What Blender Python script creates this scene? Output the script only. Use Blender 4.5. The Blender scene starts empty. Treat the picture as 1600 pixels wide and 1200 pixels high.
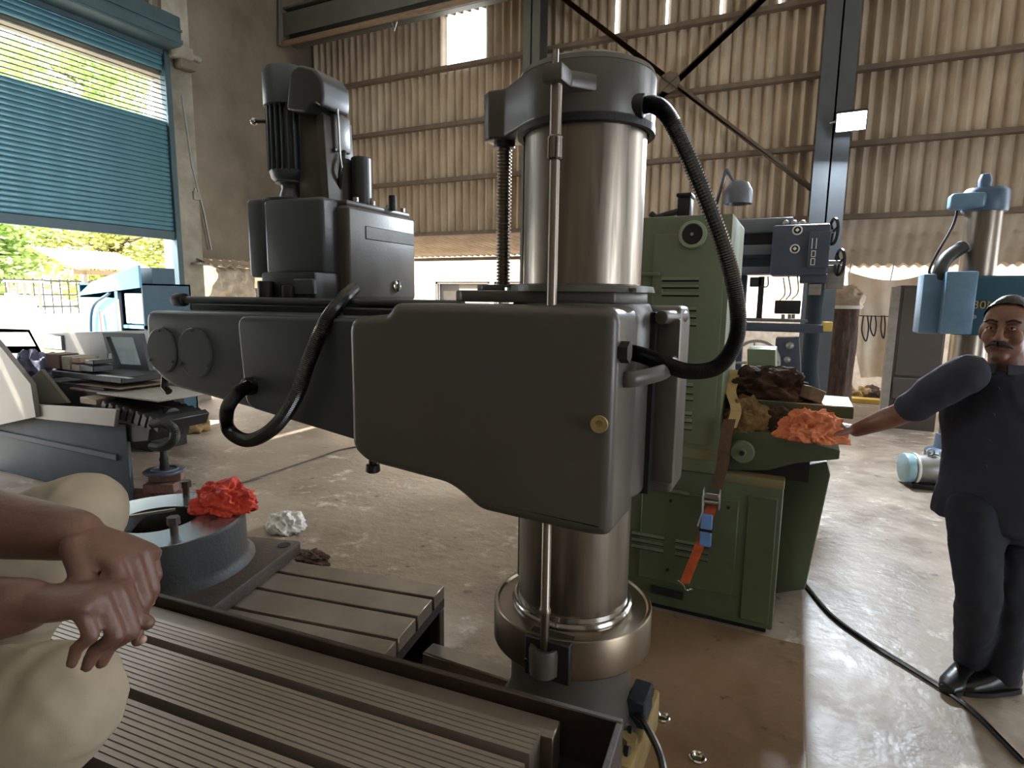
import bpy, bmesh, math, random
from mathutils import Vector, Matrix, noise
random.seed(7)
S = bpy.context.scene
COL = S.collection
PI = math.pi
# ------------------------------------------------------------------ camera
F = 920.0; PITCH = math.atan(135 / F); ROLL = math.radians(.7); YAW = math.radians(25.7); H = 1.62
def _level(x, y, z):
    c, s = math.cos(YAW), math.sin(YAW)
    return Vector((x * c - y * s, x * s + y * c, z))
_X = _level(1, 0, 0); _FW = _level(0, math.cos(PITCH), -math.sin(PITCH)); _U0 = _level(0, math.sin(PITCH), math.cos(PITCH))
_R = _X * math.cos(ROLL) + _U0 * math.sin(ROLL); _U = _X * -math.sin(ROLL) + _U0 * math.cos(ROLL)
cam = bpy.data.objects.new('camera', bpy.data.cameras.new('camera')); COL.objects.link(cam)
cam.matrix_world = Matrix(((_R.x, _U.x, -_FW.x, 0), (_R.y, _U.y, -_FW.y, 0), (_R.z, _U.z, -_FW.z, H), (0, 0, 0, 1)))
cam.data.sensor_fit = 'HORIZONTAL'; cam.data.sensor_width = 36; cam.data.lens = F / 1600 * 36
cam.data.clip_start = .02; cam.data.clip_end = 300
S.camera = cam
# ------------------------------------------------------------------ world, sun, exposure
w = bpy.data.worlds.new('world'); S.world = w; w.use_nodes = True
bg = w.node_tree.nodes['Background']; bg.inputs[0].default_value = (.86, .93, 1, 1); bg.inputs[1].default_value = 6.0
sun = bpy.data.objects.new('sun', bpy.data.lights.new('sun', 'SUN')); COL.objects.link(sun)
sun.data.energy = 20; sun.data.angle = .01; sun.data.color = (1, .94, .82)
sun.rotation_euler = Vector((.52, .40, -.75)).to_track_quat('-Z', 'Y').to_euler()
S.view_settings.view_transform = 'Standard'; S.view_settings.look = 'None'
S.view_settings.exposure = 0.55; S.view_settings.gamma = 1; S.view_settings.use_curve_mapping = False
# ------------------------------------------------------------------ pixel of the 1600x1200 frame -> world point
CAM = Vector((0, 0, H))
def ray(px, py): return _FW + _R * ((px - 800) / F) + _U * ((600 - py) / F)
def _hit(px, py, ax, val):
    r = ray(px, py); return CAM + r * ((val - CAM[ax]) / r[ax])
def G(px, py, z=0): return _hit(px, py, 2, z)
def WX(px, py, x): return _hit(px, py, 0, x)
def WY(px, py, y): return _hit(px, py, 1, y)
def D(px, py, zc): return CAM + ray(px, py) * zc
# ------------------------------------------------------------------ materials
def lin(r, g, b):
    f = lambda c: (c / 255 / 12.92) if c / 255 <= .04045 else ((c / 255 + .055) / 1.055) ** 2.4
    return (f(r), f(g), f(b), 1)
MATS = {}
def mat(name, rgb, rough=.5, metal=0, var=.25, scale=6, rgb2=None, bump=.0, bscale=40, rvar=.0, spec=.5, stretch=None, alpha=None, trans=0, coat=0, emit=None, sharp=False):
    m = bpy.data.materials.new(name); m.use_nodes = True; nt = m.node_tree; N = nt.nodes; L = nt.links
    p = N['Principled BSDF']
    c = lin(*rgb)
    c2 = lin(*rgb2) if rgb2 else tuple(v * (1 - var) for v in c[:3]) + (1,)
    tc = N.new('ShaderNodeTexCoord'); vec = tc.outputs['Object']
    if stretch:
        mp = N.new('ShaderNodeMapping'); mp.inputs['Scale'].default_value = stretch
        L.new(vec, mp.inputs[0]); vec = mp.outputs[0]
    no = N.new('ShaderNodeTexNoise'); no.inputs['Scale'].default_value = scale; no.inputs['Detail'].default_value = 7
    no.inputs['Roughness'].default_value = .62
    L.new(vec, no.inputs['Vector'])
    cr = N.new('ShaderNodeValToRGB'); cr.color_ramp.elements[0].position = .44 if sharp else .3; cr.color_ramp.elements[1].position = .56 if sharp else .7
    cr.color_ramp.elements[0].color = c2; cr.color_ramp.elements[1].color = c
    L.new(no.outputs[0], cr.inputs[0]); L.new(cr.outputs[0], p.inputs['Base Color'])
    p.inputs['Roughness'].default_value = rough; p.inputs['Metallic'].default_value = metal
    p.inputs['Specular IOR Level'].default_value = spec
    if rvar:
        mr = N.new('ShaderNodeMapRange'); mr.inputs[1].default_value = .3; mr.inputs[2].default_value = .7
        mr.inputs[3].default_value = rough - rvar; mr.inputs[4].default_value = rough + rvar
        n3 = N.new('ShaderNodeTexNoise'); n3.inputs['Scale'].default_value = scale * 2.3; n3.inputs['Detail'].default_value = 5
        L.new(vec, n3.inputs['Vector']); L.new(n3.outputs[0], mr.inputs[0]); L.new(mr.outputs[0], p.inputs['Roughness'])
    if bump:
        n2 = N.new('ShaderNodeTexNoise'); n2.inputs['Scale'].default_value = bscale; n2.inputs['Detail'].default_value = 4
        L.new(vec, n2.inputs['Vector'])
        b = N.new('ShaderNodeBump'); b.inputs['Strength'].default_value = bump; b.inputs['Distance'].default_value = .01
        L.new(n2.outputs[0], b.inputs['Height']); L.new(b.outputs[0], p.inputs['Normal'])
    if alpha is not None: p.inputs['Alpha'].default_value = alpha
    if trans: p.inputs['Transmission Weight'].default_value = trans
    if coat: p.inputs['Coat Weight'].default_value = coat; p.inputs['Coat Roughness'].default_value = .15
    if emit: p.inputs['Emission Color'].default_value = lin(*emit[0]); p.inputs['Emission Strength'].default_value = emit[1]
    MATS[name] = m; return m
M = MATS
mat('grey_paint', (80, 76, 70), .36, var=.16, scale=3, bump=.05, bscale=120, rvar=.06)
mat('grey_paint_blue', (68, 74, 77), .34, var=.14, scale=3, bump=.05, bscale=120, rvar=.06)
mat('dark_paint', (52, 55, 54), .38, var=.2, scale=5)
mat('steel', (144, 134, 122), .36, 1, var=.25, scale=5, rvar=.08, stretch=(8, 8, .5))
mat('steel_turned', (138, 124, 106), .34, 1, var=.2, scale=4)
mat('steel_top', (146, 134, 120), .36, .6, var=.4, scale=4)
mat('steel_strip', (172, 160, 148), .36, .6, var=.2, scale=3, stretch=(1, 6, 6))
mat('cast_dark', (32, 31, 30), .6, .2, var=.4, scale=8, bump=.2, bscale=60)
mat('cast_brown', (66, 54, 46), .55, .3, var=.4, scale=8, bump=.2, bscale=60)
mat('chrome', (200, 196, 188), .16, 1, var=.2, scale=8)
mat('rubber', (16, 16, 17), .3, 0, var=.3, scale=20, coat=.3)
mat('black', (18, 18, 19), .5, 0, var=.3, scale=10)
mat('hole_black', (8, 8, 8), .8)
mat('vent_green', (140, 152, 126), .4, var=.15)
mat('green', (104, 113, 88), .42, var=.22, scale=4, bump=.06, bscale=70, rvar=.08)
mat('green_dark', (80, 90, 64), .45, var=.25, scale=4, bump=.06, bscale=70)
mat('green_rust', (100, 108, 80), .5, rgb2=(122, 96, 54), scale=7)
mat('table_polish', (176, 180, 180), .2, .9, var=.2, scale=6)
mat('wood', (150, 128, 104), .7, var=.4, scale=8, stretch=(1, 6, 6), bump=.15)
mat('wood_grey', (148, 142, 132), .75, var=.35, scale=7, stretch=(1, 6, 6), bump=.15)
mat('yellow_end_sunlit', (222, 186, 92), .6, var=.2, scale=6)  # yellow machine end, and the sunlight drawn on the far floor
mat('brick', (112, 82, 72), .8, var=.4, scale=14, bump=.4, bscale=60)
mat('concrete_block', (160, 152, 142), .85, var=.3, scale=12, bump=.3)
mat('guard_grey', (128, 124, 118), .5, var=.18, scale=3)
mat('machine_navy', (60, 74, 84), .7, var=.3, scale=4, bump=.1)
mat('teal', (34, 78, 98), .45, var=.2, scale=4)  # drill sleeve; also the cabinet sides, darkened as if shaded
mat('teal_shutter', (74, 120, 132), .38, .3, var=.22, scale=3, rvar=.08)
mat('shutter_dark', (70, 92, 98), .5, .2, var=.25, scale=3)
mat('blue_sunlit', (120, 190, 226), .45, var=.12, scale=3)  # cabinet front with the sunlight put into its colour
mat('blue_mid', (72, 96, 122), .4, var=.25, scale=5)
mat('blue_strip', (106, 138, 164), .4, .2, var=.25, scale=7)
mat('column_dark', (24, 42, 52), .75, var=.3, scale=5)
mat('slate', (74, 80, 96), .42, .2, var=.25, scale=5, bump=.06)
mat('slate_light', (112, 116, 126), .4, .4, var=.25, scale=6)
mat('white_dial', (225, 222, 214), .4, var=.1)
mat('brown_panel', (84, 76, 70), .55, var=.15, scale=3)
mat('galv', (160, 160, 156), .4, .6, var=.25, scale=10)
mat('sheet', (212, 196, 174), .75, rgb2=(168, 148, 126), scale=2.2, stretch=(1, 1, .5), bump=.1, bscale=30)
mat('purlin', (120, 104, 88), .65, var=.35, scale=6)
mat('steel_slate', (84, 88, 92), .65, var=.2, scale=4)
mat('steel_green', (100, 102, 94), .6, var=.25, scale=4)
mat('plaster', (140, 130, 114), .9, rgb2=(104, 96, 84), scale=1.1, bump=.25, bscale=20)
mat('plaster_light', (178, 174, 160), .9, rgb2=(120, 114, 100), scale=1.6, bump=.2, bscale=20)
mat('whitewash', (232, 222, 208), .9, rgb2=(196, 178, 156), scale=8, bump=.3, bscale=40)
mat('window_dark', (70, 64, 56), .3, var=.2)
mat('roof', (120, 112, 104), .9, var=.3, scale=2)
mat('orange_roof', (214, 166, 112), .7, rgb2=(170, 118, 74), scale=4, stretch=(1, 6, 1))
mat('iron', (70, 72, 64), .6, .3, var=.3)
mat('boundary', (222, 208, 176), .9, rgb2=(186, 164, 128), scale=2.2, bump=.3)
mat('white_paint', (236, 236, 230), .5, var=.08)
mat('leaf', (186, 204, 128), .6, rgb2=(132, 162, 84), scale=2.2)
mat('leaf_yellow', (212, 208, 128), .6, rgb2=(160, 170, 88), scale=2)
mat('bark', (96, 78, 58), .9, var=.4, scale=10)
mat('soil', (190, 178, 158), .95, var=.25, scale=2, bump=.2)
mat('skin', (132, 92, 74), .5, rgb2=(104, 68, 54), scale=9, bump=.08, bscale=160)
mat('skin_seat', (108, 76, 63), .48, rgb2=(86, 58, 48), scale=9, bump=.1, bscale=170)
mat('nail', (176, 138, 120), .35, var=.1)
mat('hair', (34, 30, 28), .6, var=.4, scale=30)
mat('hair_grey', (130, 122, 116), .7, var=.4, scale=40)
mat('eye_white', (200, 192, 184), .3, var=.1)
mat('iris', (24, 18, 14), .2)
mat('lip', (112, 68, 58), .5, var=.15)
mat('shirt_navy', (46, 48, 62), .85, var=.25, scale=5, bump=.08, bscale=700)
mat('trouser_navy', (26, 30, 42), .85, var=.25, scale=5, bump=.08, bscale=700)
mat('khaki', (164, 150, 128), .85, var=.2, scale=6, bump=.08, bscale=700)
mat('shirt_seat', (96, 108, 122), .85, var=.2, scale=6, bump=.3, bscale=260)
mat('shoe', (22, 22, 24), .32, var=.3, scale=10)
mat('red_cloth', (220, 76, 50), .75, rgb2=(170, 44, 32), scale=9, bump=.2, bscale=200)
mat('orange_cloth', (226, 142, 98), .75, rgb2=(186, 96, 60), scale=9, bump=.2, bscale=200)
mat('white_cloth', (208, 204, 196), .85, var=.2, scale=14, bump=.2, bscale=150)
mat('brown_rag', (88, 66, 50), .9, rgb2=(46, 34, 28), scale=9, bump=.4, bscale=120)
mat('tan_rag', (160, 132, 88), .9, rgb2=(110, 86, 56), scale=9, bump=.4, bscale=120)
mat('strap_orange', (206, 92, 42), .7, rgb2=(160, 66, 34), scale=16)
mat('strap_brown', (104, 76, 52), .85, rgb2=(60, 44, 32), scale=14)
mat('strap_tan', (196, 168, 116), .8, var=.25, scale=14)
mat('strap_blue', (104, 142, 196), .6, var=.15, scale=10)
mat('ribbon_red', (206, 62, 60), .6, var=.15)
mat('ribbon_orange', (226, 140, 100), .6, var=.15)
mat('sheet_cloth', (240, 232, 218), .8, rgb2=(222, 206, 184), scale=3, bump=.1)
mat('plastic_bag', (214, 206, 190), .4, rgb2=(166, 148, 124), scale=6, sharp=False)
mat('tarp', (104, 110, 138), .7, var=.3, scale=8)
mat('drum_brown', (98, 78, 62), .8, rgb2=(48, 40, 36), scale=6, stretch=(4, 4, 1), bump=.3)
mat('print_black', (36, 36, 36), .6, var=.1)
mat('lamp_on', (255, 255, 255), .4, var=0, emit=((225, 240, 255), 60))
mat('pump_blue', (150, 190, 204), .4, var=.15, scale=8)
mat('brass', (184, 162, 112), .45, .5, var=.4, scale=9)
def glass_mat():
    m = bpy.data.materials.new('glass'); m.use_nodes = True; N = m.node_tree.nodes; L = m.node_tree.links
    tr = N.new('ShaderNodeBsdfTransparent'); tr.inputs[0].default_value = (.8, .88, .88, 1)
    gl = N.new('ShaderNodeBsdfGlossy'); gl.inputs['Roughness'].default_value = .04
    mx = N.new('ShaderNodeMixShader'); mx.inputs[0].default_value = .1
    L.new(tr.outputs[0], mx.inputs[1]); L.new(gl.outputs[0], mx.inputs[2]); L.new(mx.outputs[0], N['Material Output'].inputs[0]); MATS['glass'] = m
glass_mat()
def trans_mat():
    m = bpy.data.materials.new('added_skylight'); m.use_nodes = True; N = m.node_tree.nodes
    tr = N.new('ShaderNodeBsdfTranslucent'); tr.inputs[0].default_value = (.30, .285, .255, 1); m.node_tree.links.new(tr.outputs[0], N['Material Output'].inputs[0]); MATS['added_skylight'] = m
trans_mat()
def floor_mat(name, base, dark, light, rough, oil=None):
    m = bpy.data.materials.new(name); m.use_nodes = True; nt = m.node_tree; N = nt.nodes; L = nt.links; p = N['Principled BSDF']
    tc = N.new('ShaderNodeTexCoord')
    def noi(sc, det, ro=.6):
        n = N.new('ShaderNodeTexNoise'); n.inputs['Scale'].default_value = sc; n.inputs['Detail'].default_value = det; n.inputs['Roughness'].default_value = ro
        L.new(tc.outputs['Object'], n.inputs['Vector']); return n
    def ramp(src, stops):
        r = N.new('ShaderNodeValToRGB'); e = r.color_ramp.elements
        e[0].position, e[0].color = stops[0]; e[1].position, e[1].color = stops[1]
        for s_ in stops[2:]: k = e.new(s_[0]); k.color = s_[1]
        L.new(src, r.inputs[0]); return r
    a = ramp(noi(1.7, 8, .7).outputs[0], [(.3, lin(*dark)), (.62, lin(*base))])
    b = ramp(noi(4.5, 8, .72).outputs[0], [(.57, (0, 0, 0, 1)), (.7, (1, 1, 1, 1))])
    mx = N.new('ShaderNodeMix'); mx.data_type = 'RGBA'; L.new(b.outputs[0], mx.inputs[0]); L.new(a.outputs[0], mx.inputs[6]); mx.inputs[7].default_value = lin(*light)
    c = ramp(noi(9, 6, .6).outputs[0], [(.27, (1, 1, 1, 1)), (.36, (0, 0, 0, 1))])
    m2 = N.new('ShaderNodeMix'); m2.data_type = 'RGBA'; L.new(c.outputs[0], m2.inputs[0]); L.new(mx.outputs[2], m2.inputs[6]); m2.inputs[7].default_value = lin(*[v * .5 for v in dark])
    L.new(m2.outputs[2], p.inputs['Base Color'])
    mr = N.new('ShaderNodeMapRange'); mr.inputs[1].default_value = .3; mr.inputs[2].default_value = .7; mr.inputs[3].default_value = rough - .12; mr.inputs[4].default_value = rough + .2
    L.new(noi(3.4, 8, .7).outputs[0], mr.inputs[0]); L.new(mr.outputs[0], p.inputs['Roughness'])
    bp = N.new('ShaderNodeBump'); bp.inputs['Strength'].default_value = .35; bp.inputs['Distance'].default_value = .02
    L.new(noi(14, 6).outputs[0], bp.inputs['Height']); L.new(bp.outputs[0], p.inputs['Normal']); MATS[name] = m
floor_mat('floor', (154, 140, 124), (98, 84, 72), (192, 184, 174), .42)
floor_mat('floor_oily', (122, 98, 74), (104, 82, 60), (130, 108, 84), .4)
floor_mat('yard', (206, 200, 188), (184, 176, 160), (224, 220, 210), .7)
# ------------------------------------------------------------------ mesh helpers
class B:
    def __init__(s): s.bm = bmesh.new()
    def _app(s, t, mtx=None):
        me = bpy.data.meshes.new('t'); t.to_mesh(me); t.free()
        if mtx is not None: me.transform(mtx)
        s.bm.from_mesh(me); bpy.data.meshes.remove(me); return s
    def box(s, lo, hi, bev=0, seg=2, rz=0, rx=0, ry=0):
        t = bmesh.new(); bmesh.ops.create_cube(t, size=1)
        lo, hi = Vector(lo), Vector(hi); d = hi - lo; c = (lo + hi) / 2
        bmesh.ops.scale(t, vec=d, verts=t.verts)
        if bev: bmesh.ops.bevel(t, geom=t.edges[:], offset=min(bev, min(d) * .49), segments=seg, profile=.5, affect='EDGES', clamp_overlap=True)
        return s._app(t, Matrix.Translation(c) @ Matrix.Rotation(rz, 4, 'Z') @ Matrix.Rotation(ry, 4, 'Y') @ Matrix.Rotation(rx, 4, 'X'))
    def cyl(s, p0, p1, r0, r1=None, n=24, bev=0):
        p0, p1 = Vector(p0), Vector(p1); d = p1 - p0; r1 = r0 if r1 is None else r1
        t = bmesh.new(); bmesh.ops.create_cone(t, cap_ends=True, segments=n, radius1=r0, radius2=r1, depth=d.length)
        if bev:
            ed = [e for e in t.edges if abs(e.verts[0].co.z - e.verts[1].co.z) < 1e-6]
            bmesh.ops.bevel(t, geom=ed, offset=bev, segments=2, profile=.5, affect='EDGES', clamp_overlap=True)
        return s._app(t, Matrix.Translation((p0 + p1) / 2) @ d.to_track_quat('Z', 'Y').to_matrix().to_4x4())
    def lathe(s, prof, c=(0, 0, 0), axis=(0, 0, 1), n=48, close=False):
        t = bmesh.new(); rings = []
        for r, z in prof:
            rings.append([t.verts.new((r * math.cos(2 * PI * i / n), r * math.sin(2 * PI * i / n), z)) for i in range(n)])
        k = len(rings)
        for a in range(k if close else k - 1):
            A, Bq = rings[a], rings[(a + 1) % k]
            for i in range(n): t.faces.new((A[i], A[(i + 1) % n], Bq[(i + 1) % n], Bq[i]))
        if not close:
            if prof[0][0] > 1e-4: t.faces.new(rings[0][::-1])
            if prof[-1][0] > 1e-4: t.faces.new(rings[-1])
        bmesh.ops.recalc_face_normals(t, faces=t.faces)
        return s._app(t, Matrix.Translation(Vector(c)) @ Vector(axis).to_track_quat('Z', 'Y').to_matrix().to_4x4())
    def tube(s, pts, r, n=10, caps=True, flat=None):
        pts = [Vector(p) for p in pts]; t = bmesh.new(); rings = []; up = None
        for i, p in enumerate(pts):
            d = (pts[min(i + 1, len(pts) - 1)] - pts[max(i - 1, 0)]).normalized()
            if up is None:
                up = Vector((0, 0, 1)) if abs(d.z) < .9 else Vector((1, 0, 0))
            x = d.cross(up).normalized(); up = x.cross(d).normalized()
            rr = r[i] if hasattr(r, '__len__') else r
            ra, rb = rr if isinstance(rr, tuple) else (rr, rr)
            rings.append([t.verts.new(p + x * (ra * math.cos(2 * PI * k / n)) + up * (rb * math.sin(2 * PI * k / n))) for k in range(n)])
        for a in range(len(rings) - 1):
            for k in range(n): t.faces.new((rings[a][k], rings[a][(k + 1) % n], rings[a + 1][(k + 1) % n], rings[a + 1][k]))
        if caps: t.faces.new(rings[0][::-1]); t.faces.new(rings[-1])
        bmesh.ops.recalc_face_normals(t, faces=t.faces)
        return s._app(t)
    def prism(s, poly, a0, a1, plane='XZ', bev=0, seg=3):
        t = bmesh.new()
        f = {'XZ': lambda u, v, d: (u, d, v), 'YZ': lambda u, v, d: (d, u, v), 'XY': lambda u, v, d: (u, v, d)}[plane]
        A = [t.verts.new(f(u, v, a0)) for u, v in poly]; C = [t.verts.new(f(u, v, a1)) for u, v in poly]
        t.faces.new(A); t.faces.new(C[::-1]); n = len(poly)
        for i in range(n): t.faces.new((A[i], C[i], C[(i + 1) % n], A[(i + 1) % n]))
        bmesh.ops.recalc_face_normals(t, faces=t.faces)
        if bev: bmesh.ops.bevel(t, geom=t.edges[:], offset=bev, segments=seg, profile=.5, affect='EDGES', clamp_overlap=True)
        return s._app(t)
    def sph(s, c, r, sub=3, rot=None):
        t = bmesh.new(); bmesh.ops.create_icosphere(t, subdivisions=sub, radius=1)
        r = (r, r, r) if not hasattr(r, '__len__') else r
        m = Matrix.Translation(Vector(c)) @ (rot.to_4x4() if rot else Matrix()) @ Matrix.Diagonal((*r, 1))
        return s._app(t, m)
    def quad(s, *pts):
        vs = [s.bm.verts.new(Vector(p)) for p in pts]; s.bm.faces.new(vs); return s
    def grid(s, fn, nu, nv, thick=0):
        t = bmesh.new()
        V = [[t.verts.new(Vector(fn(i / nu, j / nv))) for j in range(nv + 1)] for i in range(nu + 1)]
        for i in range(nu):
            for j in range(nv): t.faces.new((V[i][j], V[i + 1][j], V[i + 1][j + 1], V[i][j + 1]))
        bmesh.ops.recalc_face_normals(t, faces=t.faces)
        if thick: bmesh.ops.solidify(t, geom=t.faces[:], thickness=thick)
        return s._app(t)
def cat(pts, per=8):
    P = [Vector(p) for p in pts]; P = [P[0] * 2 - P[1]] + P + [P[-1] * 2 - P[-2]]; out = []
    for i in range(1, len(P) - 2):
        a, b, c, d = P[i - 1:i + 3]
        for k in range(per):
            t = k / per
            out.append(.5 * ((2 * b) + (c - a) * t + (2 * a - 5 * b + 4 * c - d) * t * t + (3 * b - a - 3 * c + d) * t ** 3))
    out.append(P[-2]); return out
def tag(o, label=None, cat_=None, group=None, kind=None):
    if label: o['label'] = label
    if cat_: o['category'] = cat_
    if group: o['group'] = group
    if kind: o['kind'] = kind
    return o
ORG = {}
def thing(name, label, cat_, loc=(0, 0, 0), rz=0, group=None, local=False, kind=None):
    o = bpy.data.objects.new(name, None); COL.objects.link(o); o.location = loc; o.rotation_euler = (0, 0, rz); o.empty_display_size = .1
    tag(o, label, cat_, group, kind); ORG[o] = Vector((0, 0, 0)) if local else Vector(loc); return o
def obj(name, b, m, parent=None, smooth=True, ang=38, label=None):
    bm = b.bm if isinstance(b, B) else b
    me = bpy.data.meshes.new(name); bm.to_mesh(me); bm.free()
    return objm(name, me, m, parent, smooth, ang, label)
def objm(name, me, m, parent=None, smooth=True, ang=38, label=None):
    me.name = name
    me.materials.clear(); me.materials.append(MATS[m])
    if smooth:
        me.shade_smooth(); me.set_sharp_from_angle(angle=math.radians(ang))
    o = bpy.data.objects.new(name, me); COL.objects.link(o)
    if parent is not None:
        off = ORG[parent]; ORG[o] = off; me.transform(Matrix.Translation(-off)); o.parent = parent
    else:
        vs = [v.co for v in me.vertices]
        c = Vector(((min(v.x for v in vs) + max(v.x for v in vs)) / 2, (min(v.y for v in vs) + max(v.y for v in vs)) / 2, min(v.z for v in vs)))
        me.transform(Matrix.Translation(-c)); o.location = c; ORG[o] = c
    if label: o['label'] = label
    return o
def share(src, parent, loc=(0, 0, 0), rot=(0, 0, 0), scale=None, name=None):
    c = src.copy(); COL.objects.link(c); c.parent = parent; c.location = loc; c.rotation_euler = rot
    if scale: c.scale = scale
    return c
def struct(o): o['kind'] = 'structure'; return o
def fuse(b, voxel, smooth_it=6, m='skin', name='body', parent=None, wrinkle=0, wsc=9, label=None):
    """one continuous skin around overlapping rounded volumes"""
    me = bpy.data.meshes.new('f'); b.bm.to_mesh(me); b.bm.free()
    o = bpy.data.objects.new('f', me); COL.objects.link(o)
    r = o.modifiers.new('r', 'REMESH'); r.mode = 'VOXEL'; r.voxel_size = voxel
    s_ = o.modifiers.new('s', 'SMOOTH'); s_.factor = .5; s_.iterations = smooth_it
    dg = bpy.context.evaluated_depsgraph_get(); dg.update()
    nm = bpy.data.meshes.new_from_object(o.evaluated_get(dg)); bpy.data.objects.remove(o); bpy.data.meshes.remove(me)
    if wrinkle:
        nm.update(); co = [v.co.copy() for v in nm.vertices]; no = [v.normal.copy() for v in nm.vertices]
        for v, c, n_ in zip(nm.vertices, co, no):
            q = c * wsc
            k = noise.noise(Vector((q.x, q.y, q.z * .8))) * .6 + (1 - abs(noise.noise(Vector((q.x * 1.9 + 5, q.y * 1.9, q.z * 1.3)))) * 2) * .4
            v.co = c + n_ * (k * wrinkle)
    return objm(name, nm, m, parent, True, 80, label)
def crumple(c, size, m, name, seed=0, sub=5, amp=.5, freq=2.6, parent=None, flat=True, label=None):
    """crumpled cloth lying in a heap; c is the point on the support under its middle"""
    t = bmesh.new(); bmesh.ops.create_icosphere(t, subdivisions=sub, radius=1); c = Vector(c)
    for v in t.verts:
        d = v.co.normalized(); q = d * freq + Vector((seed * 3.7, seed * 1.3, seed * 5.1))
        f1 = 1 - abs(noise.noise(q)) * 2; f2 = 1 - abs(noise.noise(q * 2.3)) * 2; f3 = noise.noise(q * .7)
        r = 1 + amp * (.45 * f1 + .25 * f2 + .6 * f3 - .35)
        x = d * r
        if flat: x.z = max(x.z, -.25) + .25
        v.co = Vector((x.x * size[0], x.y * size[1], x.z * size[2] / 1.25)) + c
    return obj(name, t, m, parent, True, 70, label)
def ribbon(pts, wdir, wid, th=.003, per=6):
    P = cat(pts, per); b = B(); t = bmesh.new(); wv = Vector(wdir).normalized() * wid / 2; R = []
    for i, p in enumerate(P):
        d = (P[min(i + 1, len(P) - 1)] - P[max(i - 1, 0)]).normalized(); n_ = d.cross(wv).normalized() * th / 2
        R.append([t.verts.new(p + a) for a in (wv + n_, -wv + n_, -wv - n_, wv - n_)])
    for a in range(len(R) - 1):
        for k in range(4): t.faces.new((R[a][k], R[a][(k + 1) % 4], R[a + 1][(k + 1) % 4], R[a + 1][k]))
    t.faces.new(R[0][::-1]); t.faces.new(R[-1]); bmesh.ops.recalc_face_normals(t, faces=t.faces)
    return b._app(t)
def fillet(poly, rad, n=5):
    out = []; k = len(poly)
    for i in range(k):
        p0, p, p1 = (Vector(poly[j % k]) for j in (i - 1, i, i + 1)); r = rad[i] if hasattr(rad, '__len__') else rad
        a, b = (p0 - p), (p1 - p); d = min(r, a.length * .45, b.length * .45); A, C = p + a.normalized() * d, p + b.normalized() * d
        for j in range(n + 1):
            t = j / n; out.append(tuple(A * (1 - t) ** 2 + p * 2 * t * (1 - t) + C * t * t))
    return out
def rprism(poly, a0, a1, plane, bev, seg=4, both=True):
    """extruded outline with only its front (and back) rim rounded"""
    t = bmesh.new(); f = {'XZ': lambda u, v, d: (u, d, v), 'YZ': lambda u, v, d: (d, u, v), 'XY': lambda u, v, d: (u, v, d)}[plane]
    n = len(poly); ctr = []
    rings = []
    def off(d):
        o_ = []
        for i in range(n):
            p0, p, p1 = (Vector(poly[j % n]) for j in (i - 1, i, i + 1)); e = (p1 - p0); e = e.normalized() if e.length > 1e-9 else Vector((1, 0)); o_.append(p + Vector((-e.y, e.x)) * d * sgn)
        return o_
    area = sum(poly[i][0] * poly[(i + 1) % n][1] - poly[(i + 1) % n][0] * poly[i][1] for i in range(n)); sgn = 1 if area > 0 else -1
    dirn = 1 if a1 > a0 else -1; steps = []
    for k in range(seg + 1):
        th = k / seg * PI / 2; steps.append((bev * (1 - math.sin(th)), a0 + dirn * bev * (1 - math.cos(th))))
    back = [(i_, a1 - (z_ - a0)) for i_, z_ in steps[::-1]] if both else [(0, a1)]
    for ins, dep in steps + back: rings.append([t.verts.new(f(q[0], q[1], dep)) for q in off(ins)])
    for A, C in zip(rings, rings[1:]):
        for i in range(n): t.faces.new((A[i], A[(i + 1) % n], C[(i + 1) % n], C[i]))
    t.faces.new(rings[0][::-1]); t.faces.new(rings[-1]); bmesh.ops.recalc_face_normals(t, faces=t.faces)
    return B()._app(t)
def hexbolt(p, ax, r, h):
    p, ax = Vector(p), Vector(ax).normalized(); return B().cyl(p, p + ax * h, r, n=6)
# ================================================================== THE SETTING
YB = 8.6; XL = -8.2; ZT = 7.8
fl = B(); fl.box((XL - .25, -8, -.12), (9, 12.6, 0)); struct(obj('floor', fl, 'floor', smooth=False))
yd = B(); yd.box((-30, -14, -.14), (XL - .25, 22, -.015)); struct(obj('ground_yard', yd, 'yard', smooth=False))
fp = B(); fp.box((-.98, 1.0, 0), (.145, 2.93, .012), .004, 1)
o = struct(obj('floor_plate', fp, 'floor_oily')); 
for (px, py) in ((1035, 1122), (1090, 1185)):
    c = G(px, py, .012); rb = B().lathe([(.016, 0), (.03, 0), (.03, .006), (.026, .01), (.018, .008), (.014, .001)], c, n=24); obj('anchor_ring', rb, 'chrome', o)
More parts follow.
